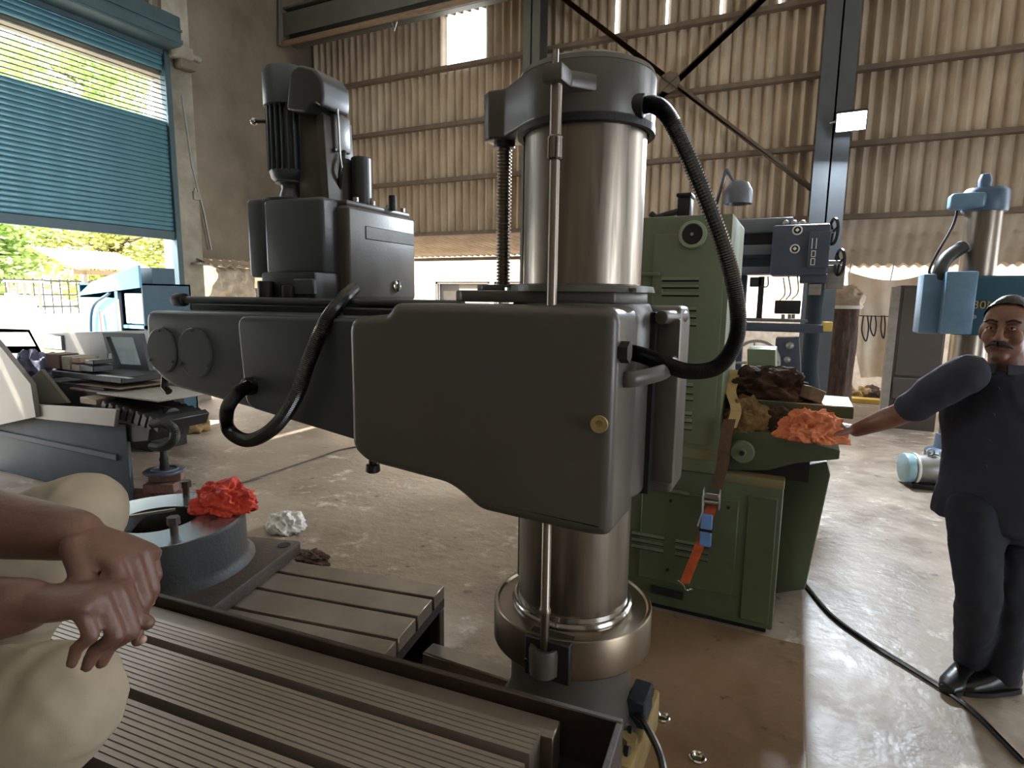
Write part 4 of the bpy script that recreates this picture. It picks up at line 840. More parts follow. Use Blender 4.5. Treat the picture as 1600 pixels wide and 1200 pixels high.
# vertical emblem: outlined letters on the head
em = WY(1273, 372, YS - .165); k_ = .0068
def frame(z0, z1, w_):
    b = B(); b.box((em.x - w_, em.y, z0), (em.x - w_ + .007, em.y + .006, z1)); b.box((em.x + w_ - .007, em.y, z0), (em.x + w_, em.y + .006, z1)); return b
b = frame(em.z - .09, em.z, .02); obj('emblem_letter', b, 'white_dial', hdx, False)
for (z0, z1) in ((em.z - .16, em.z - .105), (em.z - .23, em.z - .17)):
    b = frame(z0, z1, .018); b.box((em.x - .018, em.y, z1 - .007), (em.x + .018, em.y + .006, z1)); b.box((em.x - .018, em.y, z0), (em.x + .018, em.y + .006, z0 + .007)); obj('emblem_letter', b, 'white_dial', hdx, False)
for px in (1228, 1240, 1254):
    c = WY(px, 349, YS); obj('lever_knob', B().sph(c, .03, 2), 'galv', hdx)
for (px, py, r_) in ((1302, 362, .12), (1312, 410, .12)):
    c = WY(px, py, YS); t = B().lathe([(r_ * .86, -.012), (r_, -.008), (r_, .008), (r_ * .86, .012)], c, (1, .3, 0), 32, close=True); hw = obj('hand_wheel', t, 'black', sd)
    for k in range(3):
        a_ = k * 2 * PI / 3; dq = Vector((1, .3, 0)).normalized(); u1 = dq.orthogonal().normalized(); u2 = dq.cross(u1); obj('wheel_spoke', B().tube([c, c + (u1 * math.cos(a_) + u2 * math.sin(a_)) * r_ * .9], .012, 6), 'black', hw)
    obj('wheel_shaft', B().cyl(c, c - Vector((.16, .03, 0)), .018, n=10), 'galv', hw)
bxp('head_lower', (1250, 428), (1292, 442), YS - .08, YS + .2, 'slate', sd, .01); bxp('beige_cover', (1293, 414), (1318, 452), YS + .1, YS + .25, 'wood_grey', sd, .01)
c0, c1 = WY(1262, 440, YS), WY(1290, 440, YS); cxm = (c0.x + c1.x) / 2; r_ = (c1.x - c0.x) / 2
obj('column', B().lathe([(r_ * 1.5, 0), (r_ * 1.5, WY(1275, 608, YS).z), (r_ * 1.15, WY(1275, 585, YS).z), (r_, WY(1275, 560, YS).z), (r_, WY(1275, 436, YS).z)], (cxm, YS + .1, 0), n=36), 'column_dark', sd)
c = WY(1273, 453, YS - .06); obj('name_plate', B().box(c + Vector((-.05, -.01, -.045)), c + Vector((.05, 0, .05)), .004, 1), 'wood_grey', sd)
bxp('cross_slide', (1140, 504), (1287, 521), YS - .5, YS - .3, 'slate', sd, .006); bxp('slide_top', (1140, 497), (1262, 504), YS - .5, YS - .25, 'slate_light', sd, .004); bxp('yellow_end', (1286, 503), (1300, 518), YS - .5, YS - .3, 'yellow_end_sunlit', sd, .004)
bxp('readout_box', (1211, 469), (1250, 491), YS - .45, YS - .33, 'black', sd, .008)
for px in (1221, 1231, 1237): bxp('box_foot', (px, 491), (px + 5, 498), YS - .42, YS - .38, 'galv', sd, 0)
bxp('rear_post', (1133, 430), (1156, 600), YS + .2, YS + .3, 'slate', sd, .01); bxp('front_post', (1186, 432), (1190, 500), YS, YS + .02, 'black', sd, 0)
bxp('spindle_block', (1172, 433), (1190, 448), YS, YS + .1, 'column_dark', sd, .006)
hg = obj('gear_box', B().prism(pol([(1212, 528), (1249, 528), (1252, 580), (1246, 602), (1208, 598)], YS - .55), YS - .55, YS - .3, 'XZ', .01, 2), 'slate', sd)
for (px, py, r_) in ((1230, 562, .03), (1234, 540, .035)): c = WY(px, py, YS - .55); obj('shift_knob', B().sph(c, r_, 2), 'galv', hg)
bxp('slot_plate', (1216, 574), (1240, 579), YS - .565, YS - .55, 'hole_black', hg, 0)
bxp('lower_bed', (1150, 600), (1262, 640), YS - .5, YS + .3, 'column_dark', sd, .01)
obj('bed_leg', B().box((WY(1150, 600, YS).x, YS - .4, 0), (WY(1262, 600, YS).x, YS + .2, WY(1200, 630, YS - .5).z)), 'column_dark', sd, False)
c = WY(1181, 566, YS - .7); r_ = .19
hw = obj('chrome_wheel', B().lathe([(r_ * .88, -.015), (r_, -.01), (r_, .01), (r_ * .88, .015)], c, (.15, -1, 0), 44, close=True), 'galv', sd)
for k in range(4): a_ = k * PI / 2 + .1; obj('wheel_spoke', B().tube([c, c + Vector((math.cos(a_), 0, math.sin(a_))) * r_ * .92], .013, 6), 'galv', hw)
obj('wheel_shaft', B().cyl(c, c + Vector((0, .4, 0)), .02, n=10), 'galv', hw)
for i, (pa, pb) in enumerate((((1224, 434), (1218, 470)), ((1232, 432), (1228, 468)), ((1246, 430), (1237, 468)), ((1200, 432), (1188, 448)))):
    a_, b_ = WY(*pa, YS - .05), WY(*pb, YS - .38); obj('drop_cable', B().tube(cat([a_, (a_ + b_) / 2 + Vector((.03, 0, -.04)), b_], 6), .006, 6), 'black' if i % 2 else 'brass', sd)
# ================================================================== BLUE RADIAL DRILL AT RIGHT
Y7 = 7.0
bd = thing('blue_drill', 'blue radial drill with bright steel column behind the standing man', 'drill machine', (1.52, Y7, 0))
xc = (WY(1500, 380, Y7).x + WY(1564, 380, Y7).x) / 2; rr = (WY(1564, 380, Y7).x - WY(1500, 380, Y7).x) / 2 * .93
ztop = WY(1535, 318, Y7).z
obj('column', B().lathe([(rr, .3), (rr, ztop)], (xc, Y7, 0), n=48), 'steel', bd); obj('base_flange', B().lathe([(rr * 1.7, 0), (rr * 1.7, .16), (rr * 1.2, .2), (rr * 1.15, .34)], (xc, Y7, 0), n=40), 'blue_mid', bd)
cp = B(); cp.lathe([(rr * 1.2, ztop - .08), (rr * 1.25, ztop - .06), (rr * 1.25, ztop + .1), (rr * 1.1, ztop + .13), (.0001, ztop + .14)], (xc, Y7, 0), n=40); cpo = obj('column_cap', cp, 'blue_mid', bd)
obj('cap_arm', B().box((xc - .3, Y7 - .2, ztop - .06), (xc - .03, Y7 - .02, ztop + .08), .03, 3), 'blue_strip', cpo)
obj('cap_finial', B().lathe([(.05, ztop + .13), (.055, ztop + .2), (.04, ztop + .25), (.0001, ztop + .265)], (xc - .03, Y7 - .05, 0), n=24), 'blue_mid', cpo)
z0, z1 = WY(1540, 525, Y7 - .4).z, WY(1540, 430, Y7 - .4).z; xa = WY(1468, 470, Y7 - .4).x
cl = obj('sleeve_housing', B().box((xa + .12, Y7 - .35, z0), (xa + .95, Y7 + .35, z1), .03, 3), 'teal', bd)
for (p0, p1, yy) in (((1444, 428), (1466, 522), Y7 - .3), ((1480, 424), (1518, 523), Y7 - .42)): bxp('front_rib', p0, p1, yy, yy + .3, 'blue_strip', cl, .012)
bxp('dark_gap', (1464, 435), (1482, 520), Y7 - .28, Y7 - .1, 'column_dark', cl, .006)
cu = bpy.data.curves.new('t', 'FONT'); cu.body = '30M'; cu.size = .1; cu.extrude = .002; to = bpy.data.objects.new('t', cu); COL.objects.link(to)
bpy.context.view_layer.update(); tm = bpy.data.meshes.new_from_object(to.evaluated_get(bpy.context.evaluated_depsgraph_get())); bpy.data.objects.remove(to)
c = WY(1519, 482, Y7 - .36); tm.transform(Matrix.Translation(c) @ Matrix.Rotation(PI / 2, 4, 'X')); objm('painted_number', tm, 'brass', cl, False)
c = WY(1521, 495, Y7 - .35); obj('grease_plug', B().cyl(c, c + Vector((0, -.02, 0)), .02, n=12), 'galv', cl)
ch = [WY(1505, 385, Y7 - .1), WY(1478, 405, Y7 - .2), WY(1468, 430, Y7 - .25), WY(1472, 450, Y7 - .2)]; obj('bent_duct', B().tube(cat(ch, 6), .06, 12), 'dark_paint', bd)
obj('hanging_cable', B().tube(cat([WY(1498, 310, Y7), WY(1490, 350, Y7 - .05), WY(1462, 400, Y7 - .1), WY(1452, 425, Y7 - .15), WY(1460, 432, Y7 - .15), WY(1466, 418, Y7 - .15)], 8), .012, 8), 'black', bd)
# ================================================================== RIGHT BACKGROUND
Y9 = 8.9
bp_ = thing('electric_cabinet', 'dark brown electrical cabinet standing left of the blue drill', 'cabinet', (WY(1432, 600, Y9).x, Y9 + .2, 0))
a_, b_ = WY(1408, 446, Y9), WY(1470, 590, Y9); obj('cabinet_body', B().box((a_.x, Y9, .0), (b_.x, Y9 + .5, a_.z), .012, 2), 'brown_panel', bp_); obj('cabinet_door', B().box((a_.x + .03, Y9 - .02, b_.z), (b_.x - .02, Y9, a_.z - .03), .006, 1), 'brown_panel', bp_)
obj('edge_post', B().box((a_.x - .09, Y9 - .02, 0), (a_.x, Y9 + .1, a_.z - .02)), 'concrete_block', bp_, False); obj('lower_drawer', B().box((a_.x + .02, Y9 - .04, b_.z - .3), (b_.x, Y9, b_.z - .03), .008, 1), 'brown_panel', bp_)
Yc = 11.3
def drape(u, v):
    p = WY(1325 + 135 * u, 424 + 4 * math.sin(u * PI), Yc); bot = WY(1345 + 75 * u, 590, Yc)
    sag = .10 * math.sin(u * PI) * (1 - v)
    fold = .05 * math.sin(12 * (u + .5 * v * (1 - u))) + .03 * math.sin(27 * u * (1 - .5 * v) + 3 * v)
    x = p.x * (1 - v ** 1.4) + bot.x * v ** 1.4
    return (x, Yc + fold * (.35 + v), p.z * (1 - v) + bot.z * v - sag)
hs = thing('hanging_sheet', 'large off-white cloth sheet hung up before the far wall', 'sheet', tuple(drape(.5, 1)))
obj('cloth', B().grid(drape, 60, 40, .006), 'sheet_cloth', hs, ang=80)
for u_ in (.02, .5, .98): q = Vector(drape(u_, 0)); obj('tie_cord', B().tube([q, Vector((q.x, 10.94, zb - .06))], .008, 6), 'black', hs)
rp = [WY(1318, 492, Yc - .25), WY(1360, 494, Yc - .25), WY(1410, 494, Yc - .25), WY(1470, 490, Yc - .25)]
hr = thing('cable_line', 'line with black cable loops hanging across the white sheet', 'cable', tuple(rp[1])); obj('line', B().tube(cat(rp, 4), .008, 6), 'black', hr)
for (px, l_, w_) in ((1349, 40, 8), (1362, 32, 7), (1378, 36, 5), (1392, 30, 9), (1404, 44, 4)):
    pts = [WY(px, 493, Yc - .26), WY(px - w_ * .3, 493 + l_ * .6, Yc - .27), WY(px + w_ * .5, 493 + l_, Yc - .27), WY(px + w_, 493 + l_ * .5, Yc - .27), WY(px + w_ * .8, 493, Yc - .26)]; obj('cable_loop', B().tube(cat(pts, 6), .012, 6), 'black', hr)
Yd = 10.2
dm = thing('scrap_bin', 'rough brown bin with white tray on top left of the sheet', 'bin', tuple(G(1312, 606)))
a_, b_ = WY(1288, 482, Yd), WY(1335, 590, Yd)
def bark(u, v):
    an = u * 2 * PI; r_ = .24 + .03 * noise.noise(Vector((math.cos(an) * 3, math.sin(an) * 3, v * 2))) + .02 * noise.noise(Vector((math.cos(an) * 9, math.sin(an) * 9, v * 5)))
    return ((a_.x + b_.x) / 2 + r_ * math.cos(an), Yd + .25 + r_ * math.sin(an), v * a_.z)
obj('bin_body', B().grid(bark, 48, 14), 'drum_brown', dm, ang=60); xm = (a_.x + b_.x) / 2
obj('tray', B().lathe([(.27, a_.z), (.3, a_.z + .05), (.28, a_.z + .05), (.26, a_.z + .01), (.0001, a_.z + .01)], (xm, Yd + .25, 0), n=36), 'white_paint', dm)
tag(crumple((xm + .02, Yd + .25, a_.z + .015), (.25, .2, .32), 'plastic_bag', 'cement_sack', 33, 4, .5, 1.8), 'crumpled pale sack heaped in the tray on the brown bin', 'sack')
pkk = B(); a_, b_ = G(1288, 607), G(1404, 622); pkk.box((a_.x, 10.9, 0), (b_.x + .35, 11.12, .07), .005, 1); tag(obj('yellow_sun_strip', pkk, 'yellow_end_sunlit'), 'bright yellow strip of sunlight on the floor below the white sheet', 'plank')  # low yellow bar drawn where sunlight strikes the floor
random.seed(11)
for i in range(9):
    px = 1296 + i * 9.5; c = G(px, 602 - (i % 3) * 3); s_ = random.uniform(.09, .16)
    o = crumple((c.x, 11.45 + .16 * (i % 3), 0), (s_, s_ * .7, s_ * 1.3), random.choice(('brown_rag', 'cast_brown', 'tan_rag')), 'scrap_lump', 40 + i, 3, .8, 2.2); tag(o, ('leftmost', 'second', 'third', 'fourth', 'fifth', 'sixth', 'seventh', 'eighth', 'rightmost')[i] + ' lump from the left in the scrap heap under the white sheet', 'scrap', 'scrap heap under the white sheet')
# light blue motor on the floor
m0 = G(1425, 757); pm = thing('floor_motor', 'small grey electric motor with pale blue end cover on the floor', 'motor', (m0.x, m0.y, 0))
ax = Vector((.95, .25, 0)).normalized(); c = Vector((m0.x - .02, m0.y, .15))
obj('motor_body', B().cyl(c, c + ax * .3, .125, n=28, bev=.01), 'galv', pm); obj('end_cover', B().cyl(c - ax * .07, c, .132, n=28, bev=.012), 'pump_blue', pm); obj('motor_ring', B().cyl(c + ax * .01, c + ax * .03, .138, n=28), 'white_paint', pm)
obj('foot_plate', B().box(c + Vector((.0, -.13, -.15)), c + Vector((.32, .15, -.11)), .006, 1), 'black', pm); obj('lifting_eye', B().lathe([(.02, -.008), (.034, -.008), (.034, .008), (.02, .008)], c + ax * .14 + Vector((0, 0, .155)), (.3, -1, 0), 20, close=True), 'galv', pm)
obj('terminal_box', B().box(c + Vector((.2, -.05, .1)), c + Vector((.3, .06, .17)), .006, 1), 'galv', pm)
pts = [G(px, py, .011) for px, py in ((1240, 890), (1262, 918), (1300, 962), (1360, 1005), (1420, 1042), (1480, 1080), (1530, 1120), (1600, 1190))]
tag(obj('floor_cable', B().tube(cat(pts, 8), .011, 8), 'rubber'), 'black power cable running across the floor to the green machine', 'cable')
# floodlight
lp = WY(1330, 190, 8.0); fl2 = thing('flood_light', 'bright white flood lamp mounted beside the steel column', 'lamp', tuple(lp))
dn = (CAM - lp).normalized(); dn.z -= .2; dn.normalize(); qd = dn.to_track_quat('Z', 'Y').to_matrix().to_4x4()
def orient(b): b.bm.transform(Matrix.Translation(lp) @ qd); return b
obj('lamp_housing', orient(B().box((-.16, -.11, -.09), (.16, .11, -.012), .015, 2)), 'black', fl2); obj('lamp_face', orient(B().box((-.145, -.095, -.012), (.145, .095, -.004))), 'lamp_on', fl2, False)
obj('lamp_bracket', B().tube([lp - dn * .08, lp + Vector((-.1, .1, .05)), lp + Vector((-.22, .18, .05))], .015, 8), 'galv', fl2)
ll = bpy.data.lights.new('flood', 'AREA'); ll.shape = 'RECTANGLE'; ll.size = .28; ll.size_y = .18; ll.energy = 300; ll.color = (.8, .9, 1); lo_ = bpy.data.objects.new('lamp_beam', ll); COL.objects.link(lo_); lo_.matrix_world = Matrix.Translation(lp + dn * .02) @ (-dn).to_track_quat('Z', 'Y').to_matrix().to_4x4()
lo_.parent = fl2; lo_.matrix_parent_inverse = Matrix.Translation(-lp)
# ================================================================== LEFT: COVERED MACHINE AND CLUTTER
YL = 2.66
nm = thing('bed_machine', 'dark navy machine bed under grey guards at the left edge', 'machine', (-5.4, 3.1, 0))
xr = -4.52; xl2 = WY(-120, 700, YL).x
zr = WY(195, 664, YL).z
obj('bed_body', B().prism([(xl2, YL), (xr, YL), (xr - .06, YL + .06), (-5.7, 3.3), (xl2, 3.3)], 0, zr, 'XY', .012, 2), 'machine_navy', nm)
obj('bed_rib', B().box((xl2, YL - .02, .34), (xr - .12, YL, .39), .006, 1), 'machine_navy', nm)
obj('guard_strip', B().prism(pol([(54, 632), (182, 640), (178, 667), (55, 654)], YL - .06), YL - .06, YL - .03, 'XZ', .003, 1), 'guard_grey', nm)
obj('guard_panel', B().prism(pol([(-60, 470), (0, 540), (48, 600), (56, 652), (0, 664), (-80, 680)], YL - .09), YL - .09, YL - .05, 'XZ', .003, 1), 'guard_grey', nm)
obj('tilted_plate', B().prism(pol([(44, 594), (64, 577), (106, 630), (54, 632)], YL + .05), YL + .05, YL + .08, 'XZ', .003, 1), 'guard_grey', nm)
for i in range(9):
    px = 160 + i * 10.5; py = 627 + i * 3.4; a_ = WY(px, py, YL); obj('way_cover_fold', B().box((a_.x - .03, YL, a_.z - .1), (a_.x + .03, YL + .4, a_.z), .006, 1, ry=.5), 'black', nm)
obj('slide_nose', B().prism(pol([(160, 650), (236, 660), (232, 690), (206, 692), (170, 684)], YL + .02), YL + .02, YL + .35, 'XZ', .008, 1), 'cast_dark', nm)
ha = [WY(238, 662, YL), WY(258, 662, YL - .02), WY(272, 672, YL - .03), WY(271, 688, YL - .03), WY(256, 698, YL - .03), WY(238, 697, YL)]
obj('cable_carrier', conduit(ha, .032, 22), 'black', nm, ang=15)
a_ = WY(250, 648, YL + .2); obj('end_roller', B().cyl(a_ + Vector((-.2, 0, 0)), a_ + Vector((.16, .0, 0)), .07, n=20, bev=.008), 'cast_dark', nm)
def slab(name, label, c_, p0, p1, y0, y1, m, bev=.006, tilt=0):
    a_, b_ = WY(*p0, y0), WY(*p1, y0); lo = Vector((min(a_.x, b_.x), y0, min(a_.z, b_.z))); hi = Vector((max(a_.x, b_.x), y1, max(a_.z, b_.z)))
    return tag(obj(name, B().box(lo, hi, bev, 1, ry=tilt), m), label, c_)
slab('wooden_board', 'pale tan board lying on the dark machine end', 'board', (150, 616), (246, 626), YL + .05, YL + .55, 'wood_grey')
slab('wooden_block', 'small pale wooden block behind the grey guard strip', 'block', (124, 620), (151, 634), YL + .0, YL + .14, 'wood')
slab('wooden_board', 'brown weathered board under the window cover', 'board', (118, 600), (186, 609), YL + .12, YL + .7, 'wood'); slab('wooden_board', 'dark brown board just under another weathered board', 'board', (108, 609), (188, 616), YL + .1, YL + .6, 'brick')
slab('bed_riser', 'dark steel riser under the stacked blocks', 'riser', (80, 578), (190, 600), YL + .15, YL + .6, 'cast_dark')
slab('steel_rail', 'pale thin steel rail lying before the window cover', 'rail', (150, 586), (200, 592), YL + .05, YL + .1, 'galv')
for i, (p0, p1, m, lb) in enumerate((((70, 552), (94, 577), 'brick', 'brown stacked block left of the grey blocks'), ((95, 556), (110, 579), 'concrete_block', 'grey block standing second in the row under the metal box'), ((111, 558), (124, 568), 'wood', 'small tan block on top of another pale block'), ((111, 569), (125, 581), 'concrete_block', 'pale lower block under a small tan block'), ((125, 570), (146, 582), 'black', 'black block lying at the right end of the block row'), ((132, 562), (146, 570), 'black', 'small black block on top of the other black block'))):
    slab('stacked_block', lb, 'block', p0, p1, YL + .16, YL + .32, m)
a_ = WY(34, 565, YL); tag(crumple((WY(52, 605, YL + .2).x, YL + .25, WY(48, 604, YL + .2).z), (.24, .2, .3), 'tarp', 'blue_tarp', 51, 5, .5, 2.2), 'faded blue tarpaulin bundled behind the grey guard', 'tarpaulin')
# sheet metal cover with window
YW = YL + .55
wc = thing('metal_cover', 'grey sheet metal machine cover with slanted glass window', 'cover', tuple(WY(150, 590, YW)))
obj('cover_panel', B().prism(pol([(72, 521), (104, 520), (165, 519), (176, 583), (104, 583), (100, 546), (72, 545)], YW), YW, YW + .4, 'XZ', .004, 1), 'guard_grey', wc)
obj('cover_side', B().box((WY(72, 545, YW).x, YW - .02, WY(72, 545, YW).z), (WY(101, 545, YW).x, YW + .02, WY(72, 522, YW).z), .008, 1), 'galv', wc)
outer = pol([(163, 519), (222, 521), (240, 590), (180, 582)], YW); inner = pol([(169, 526), (211, 527), (224, 571), (186, 569)], YW)
b = B(); t = b.bm
for y_ in (YW - .02, YW + .02):
    O = [t.verts.new((x_, y_, z_)) for x_, z_ in outer]; I = [t.verts.new((x_, y_, z_)) for x_, z_ in inner]
    for i in range(4): t.faces.new((O[i], O[(i + 1) % 4], I[(i + 1) % 4], I[i]))
t.verts.ensure_lookup_table()
for base_, n_ in ((0, 4), (4, 4)):
    for i in range(4): t.faces.new([t.verts[k] for k in (base_ + i, base_ + (i + 1) % 4, base_ + 8 + (i + 1) % 4, base_ + 8 + i)])
bmesh.ops.recalc_face_normals(t, faces=t.faces); obj('window_frame', b, 'cast_dark', wc, False)
obj('window_glass', B().prism(inner, YW - .004, YW + .004, 'XZ'), 'glass', wc, False)
obj('cover_skirt', B().prism(pol([(168, 584), (228, 580), (236, 594), (164, 592)], YW - .05), YW - .05, YW + .02, 'XZ'), 'wood_grey', wc, False)
obj('spring_hose', B().tube([WY(170, 552, YW - .06), WY(172, 580, YW - .06)], .02, 8), 'galv', wc)
outer = pol([(-40, 512), (46, 515), (66, 552), (-40, 552)], YW + .4); inner = pol([(-34, 519), (44, 519), (56, 541), (-30, 541)], YW + .4)
wc2 = thing('metal_cover', 'tan machine cover with small window at the left edge', 'cover', tuple(WY(20, 560, YW + .4)))
b = B(); t = b.bm
O = [t.verts.new((x_, YW + .4, z_)) for x_, z_ in outer]; I = [t.verts.new((x_, YW + .4, z_)) for x_, z_ in inner]
for i in range(4): t.faces.new((O[i], O[(i + 1) % 4], I[(i + 1) % 4], I[i]))
bmesh.ops.solidify(t, geom=t.faces[:], thickness=.03); obj('window_frame', b, 'wood', wc2, False); obj('window_glass', B().prism(inner, YW + .4, YW + .41, 'XZ'), 'glass', wc2, False); obj('cover_base', B().prism(pol([(-40, 552), (66, 552), (70, 580), (-40, 580)], YW + .4), YW + .38, YW + .5, 'XZ'), 'wood_grey', wc2, False)
# bench that carries the covers and blocks
obj('bench_top', B().box((xl2, YL + .14, zr), (-5.0, YL + .6, WY(120, 600, YL + .15).z), .006, 1), 'cast_dark', nm)
obj('bench_top', B().box((xl2, YL + .6, zr), (-5.6, YW + .95, WY(120, 600, YL + .15).z), .006, 1), 'cast_dark', nm)
obj('bench_post', B().box((xl2 + .1, YW + .5, 0), (-5.9, YW + .9, zr), .006, 1), 'cast_dark', nm)
# brown sack and blue boxes behind
c = G(296, 672); tag(crumple((c.x, c.y, 0), (.26, .17, .26), 'tan_rag', 'brown_sack', 61, 4, .5, 2.0), 'brown paper sack lying on the floor under the drill arm', 'sack')
# ================================================================== PEOPLE
def loft(b, secs, n=20):
    """secs: (centre, half axis A, half axis B) cross sections, ends closed"""
    t = bmesh.new(); R = []
    for c, A, C in secs:
        c, A, C = Vector(c), Vector(A), Vector(C); R.append([t.verts.new(c + A * math.cos(2 * PI * k / n) + C * math.sin(2 * PI * k / n)) for k in range(n)])
    for i in range(len(R) - 1):
        for k in range(n): t.faces.new((R[i][k], R[i][(k + 1) % n], R[i + 1][(k + 1) % n], R[i + 1][k]))
    t.faces.new(R[0][::-1]); t.faces.new(R[-1]); bmesh.ops.recalc_face_normals(t, faces=t.faces); return b._app(t)
def limb(b, pts, rad, n=16):
    pts = [Vector(p) for p in pts]; P = []; R = []
    for i in range(len(pts) - 1):
        for k in range(6): t = k / 6; P.append(pts[i].lerp(pts[i + 1], t)); R.append(rad[i] * (1 - t) + rad[i + 1] * t)
    P.append(pts[-1]); R.append(rad[-1]); b.tube(P, R, n)
    for p, r in zip(pts, rad): b.sph(p, r, 2)
    return b
def hand(b, W, d, pn, t, curls, sc=1., spread=.03, thumb=(.7, .6, .35), tcurl=(.25, .3), nails=None):
    """W wrist, d towards the knuckles, pn palm normal, t towards the thumb side"""
    W, d, pn, t = Vector(W), Vector(d).normalized(), Vector(pn), Vector(t)
    pn = (pn - d * pn.dot(d)).normalized(); t = (t - d * t.dot(d) - pn * t.dot(pn)).normalized()
    S_ = sc
    loft(b, [(W - d * .012 * S_, t * .027 * S_, pn * .021 * S_), (W + d * .02 * S_, t * .032 * S_, pn * .02 * S_), (W + d * .055 * S_, t * .041 * S_, pn * .0185 * S_), (W + d * .088 * S_, t * .043 * S_, pn * .0155 * S_), (W + d * .1 * S_, t * .04 * S_, pn * .011 * S_)])
    b.sph(W + d * .04 * S_ + t * .022 * S_ + pn * .009 * S_, (.02 * S_,) * 3, 2)
    offs = (.0325, .0112, -.0105, -.0315); lens = ((.043, .027, .021), (.048, .031, .022), (.044, .029, .021), (.034, .021, .019)); back = (0, .005, .001, -.009)
    ends = []
    for k in range(4):
        p = W + d * (.094 + back[k]) * S_ + t * offs[k] * S_; v = (d + t * spread * (1.5 - k)).normalized(); pts = [p - v * .018 * S_, p]; c_ = curls[k]
        ax = t; ang = 0
        for j in range(3):
            ang = c_[j]; v = (Matrix.Rotation(ang, 3, v.cross(pn).normalized()) @ v) if v.cross(pn).length > .05 else (Matrix.Rotation(ang, 3, d.cross(pn).normalized()) @ v)
            pn_loc = pn; p = p + v * lens[k][j] * S_; pts.append(p)
        r0 = (.0098, .0102, .0098, .0086)[k] * S_
        limb(b, pts, [r0 * 1.05, r0 * 1.08, r0 * .95, r0 * .86, r0 * .76], 12); ends.append((pts[-1], v, r0))
    p = W + d * .03 * S_ + t * .028 * S_; v = (t * thumb[0] + d * thumb[1] + pn * thumb[2]).normalized(); pts = [p]
    for j, l_ in enumerate((.04, .032, .026)):
        if j: v = (v * math.cos(tcurl[j - 1]) + (d * .75 - t * .5 + pn * .4).normalized() * math.sin(tcurl[j - 1])).normalized()
        p = p + v * l_ * S_; pts.append(p)
    limb(b, pts, [.0165 * S_, .0135 * S_, .0115 * S_, .0092 * S_], 12)
    return ends
# ------------------------------------------------ standing man at right
pm_ = thing('person', 'man in navy shirt and dark trousers leaning a hand on the green machine', 'person', (G(1535, 1075).x, G(1535, 1075).y, 0))
f = Vector((-.42, -.9, 0)).normalized(); r = Vector((f.y, -f.x, 0)); u = Vector((0, 0, 1))      # facing, his right (left in the picture)
hc = D(1573, 517, 2.27)
shR, shL = D(1496, 584, 2.30), D(1652, 588, 2.36)
nk = D(1574, 572, 2.30); hipR, hipL = D(1522, 800, 2.40), D(1592, 800, 2.44)
pel = (hipR + hipL) / 2 + Vector((0, 0, .05)); chest = (shR + shL) / 2 + Vector((0, 0, -.12)) ; 
elR = D(1408, 646, 2.46); wrR = D(1338, 672, 2.60)
fR = G(1512, 1062) + Vector((0, 0, .085)); fL = G(1562, 1078) + Vector((0, 0, .085))
knR = D(1528, 930, 2.33); knL = D(1580, 930, 2.36)
b = B()
def hd_(a, bq, cq): return hc + f * a + r * bq + u * cq
b.sph(hd_(-.012, 0, .03), (.077, .095, .09), 3, Matrix((r, f, u)).transposed()); M3 = Matrix((r, f, u)).transposed()
b.sph(hd_(.022, 0, -.05), (.06, .064, .06), 3, M3); b.sph(hd_(.062, 0, -.098), (.03, .026, .022), 2, M3)
for s_ in (-1, 1):
    b.sph(hd_(.058, s_ * .038, -.022), (.028, .026, .032), 2, M3); b.sph(hd_(-.008, s_ * .078, -.008), (.011, .022, .034), 2, M3); b.sph(hd_(.094, s_ * .013, -.03), (.011, .012, .009), 2, M3)
    b.sph(hd_(.076, s_ * .032, .034), (.026, .013, .011), 2, M3)
limb(b, [hd_(.086, 0, .02), hd_(.104, 0, -.012), hd_(.11, 0, -.026)], [.010, .0125, .0145])
loft(b, [(hd_(.082, 0, -.054), r * .028, u * .012), (hd_(.098, 0, -.056), r * .016, u * .008)])
limb(b, [hd_(-.015, 0, -.05), nk + u * -.02], [.056, .06])
loft(b, [(nk - u * .0, r * .06, f * .055), (nk - u * .06, r * .13, f * .08), (chest + u * .04, r * .17, f * .105), (chest - u * .1, r * .165, f * .11), (pel + u * .15, r * .16, f * .115), (pel, r * .165, f * .11), (pel - u * .08, r * .15, f * .1)])
limb(b, [shR - u * .01, elR, elR.lerp(wrR, .3), wrR], [.046, .046, .046, .031]); limb(b, [shL, shL - u * .29 + r * -.04, shL - u * .53 + f * .03 - r * .03], [.056, .045, .028])
limb(b, [hipR, knR, fR], [.085, .056, .04]); limb(b, [hipL, knL, fL], [.085, .056, .04])
cu_ = [(.5, .7, .5), (.55, .75, .5), (.6, .8, .5), (.65, .85, .5)]
hdir = (D(1292, 662, 2.66) - wrR).normalized()
hand(b, wrR, hdir, Vector((-.1, .1, -1)), f, cu_, 1.0)
hand(b, shL - u * .53 + f * .03 - r * .03, Vector((0, 0, -1)), r, f, [(.3, .4, .3)] * 4, 1.0)
body = fuse(b, .006, 5, 'skin', 'body', pm_)
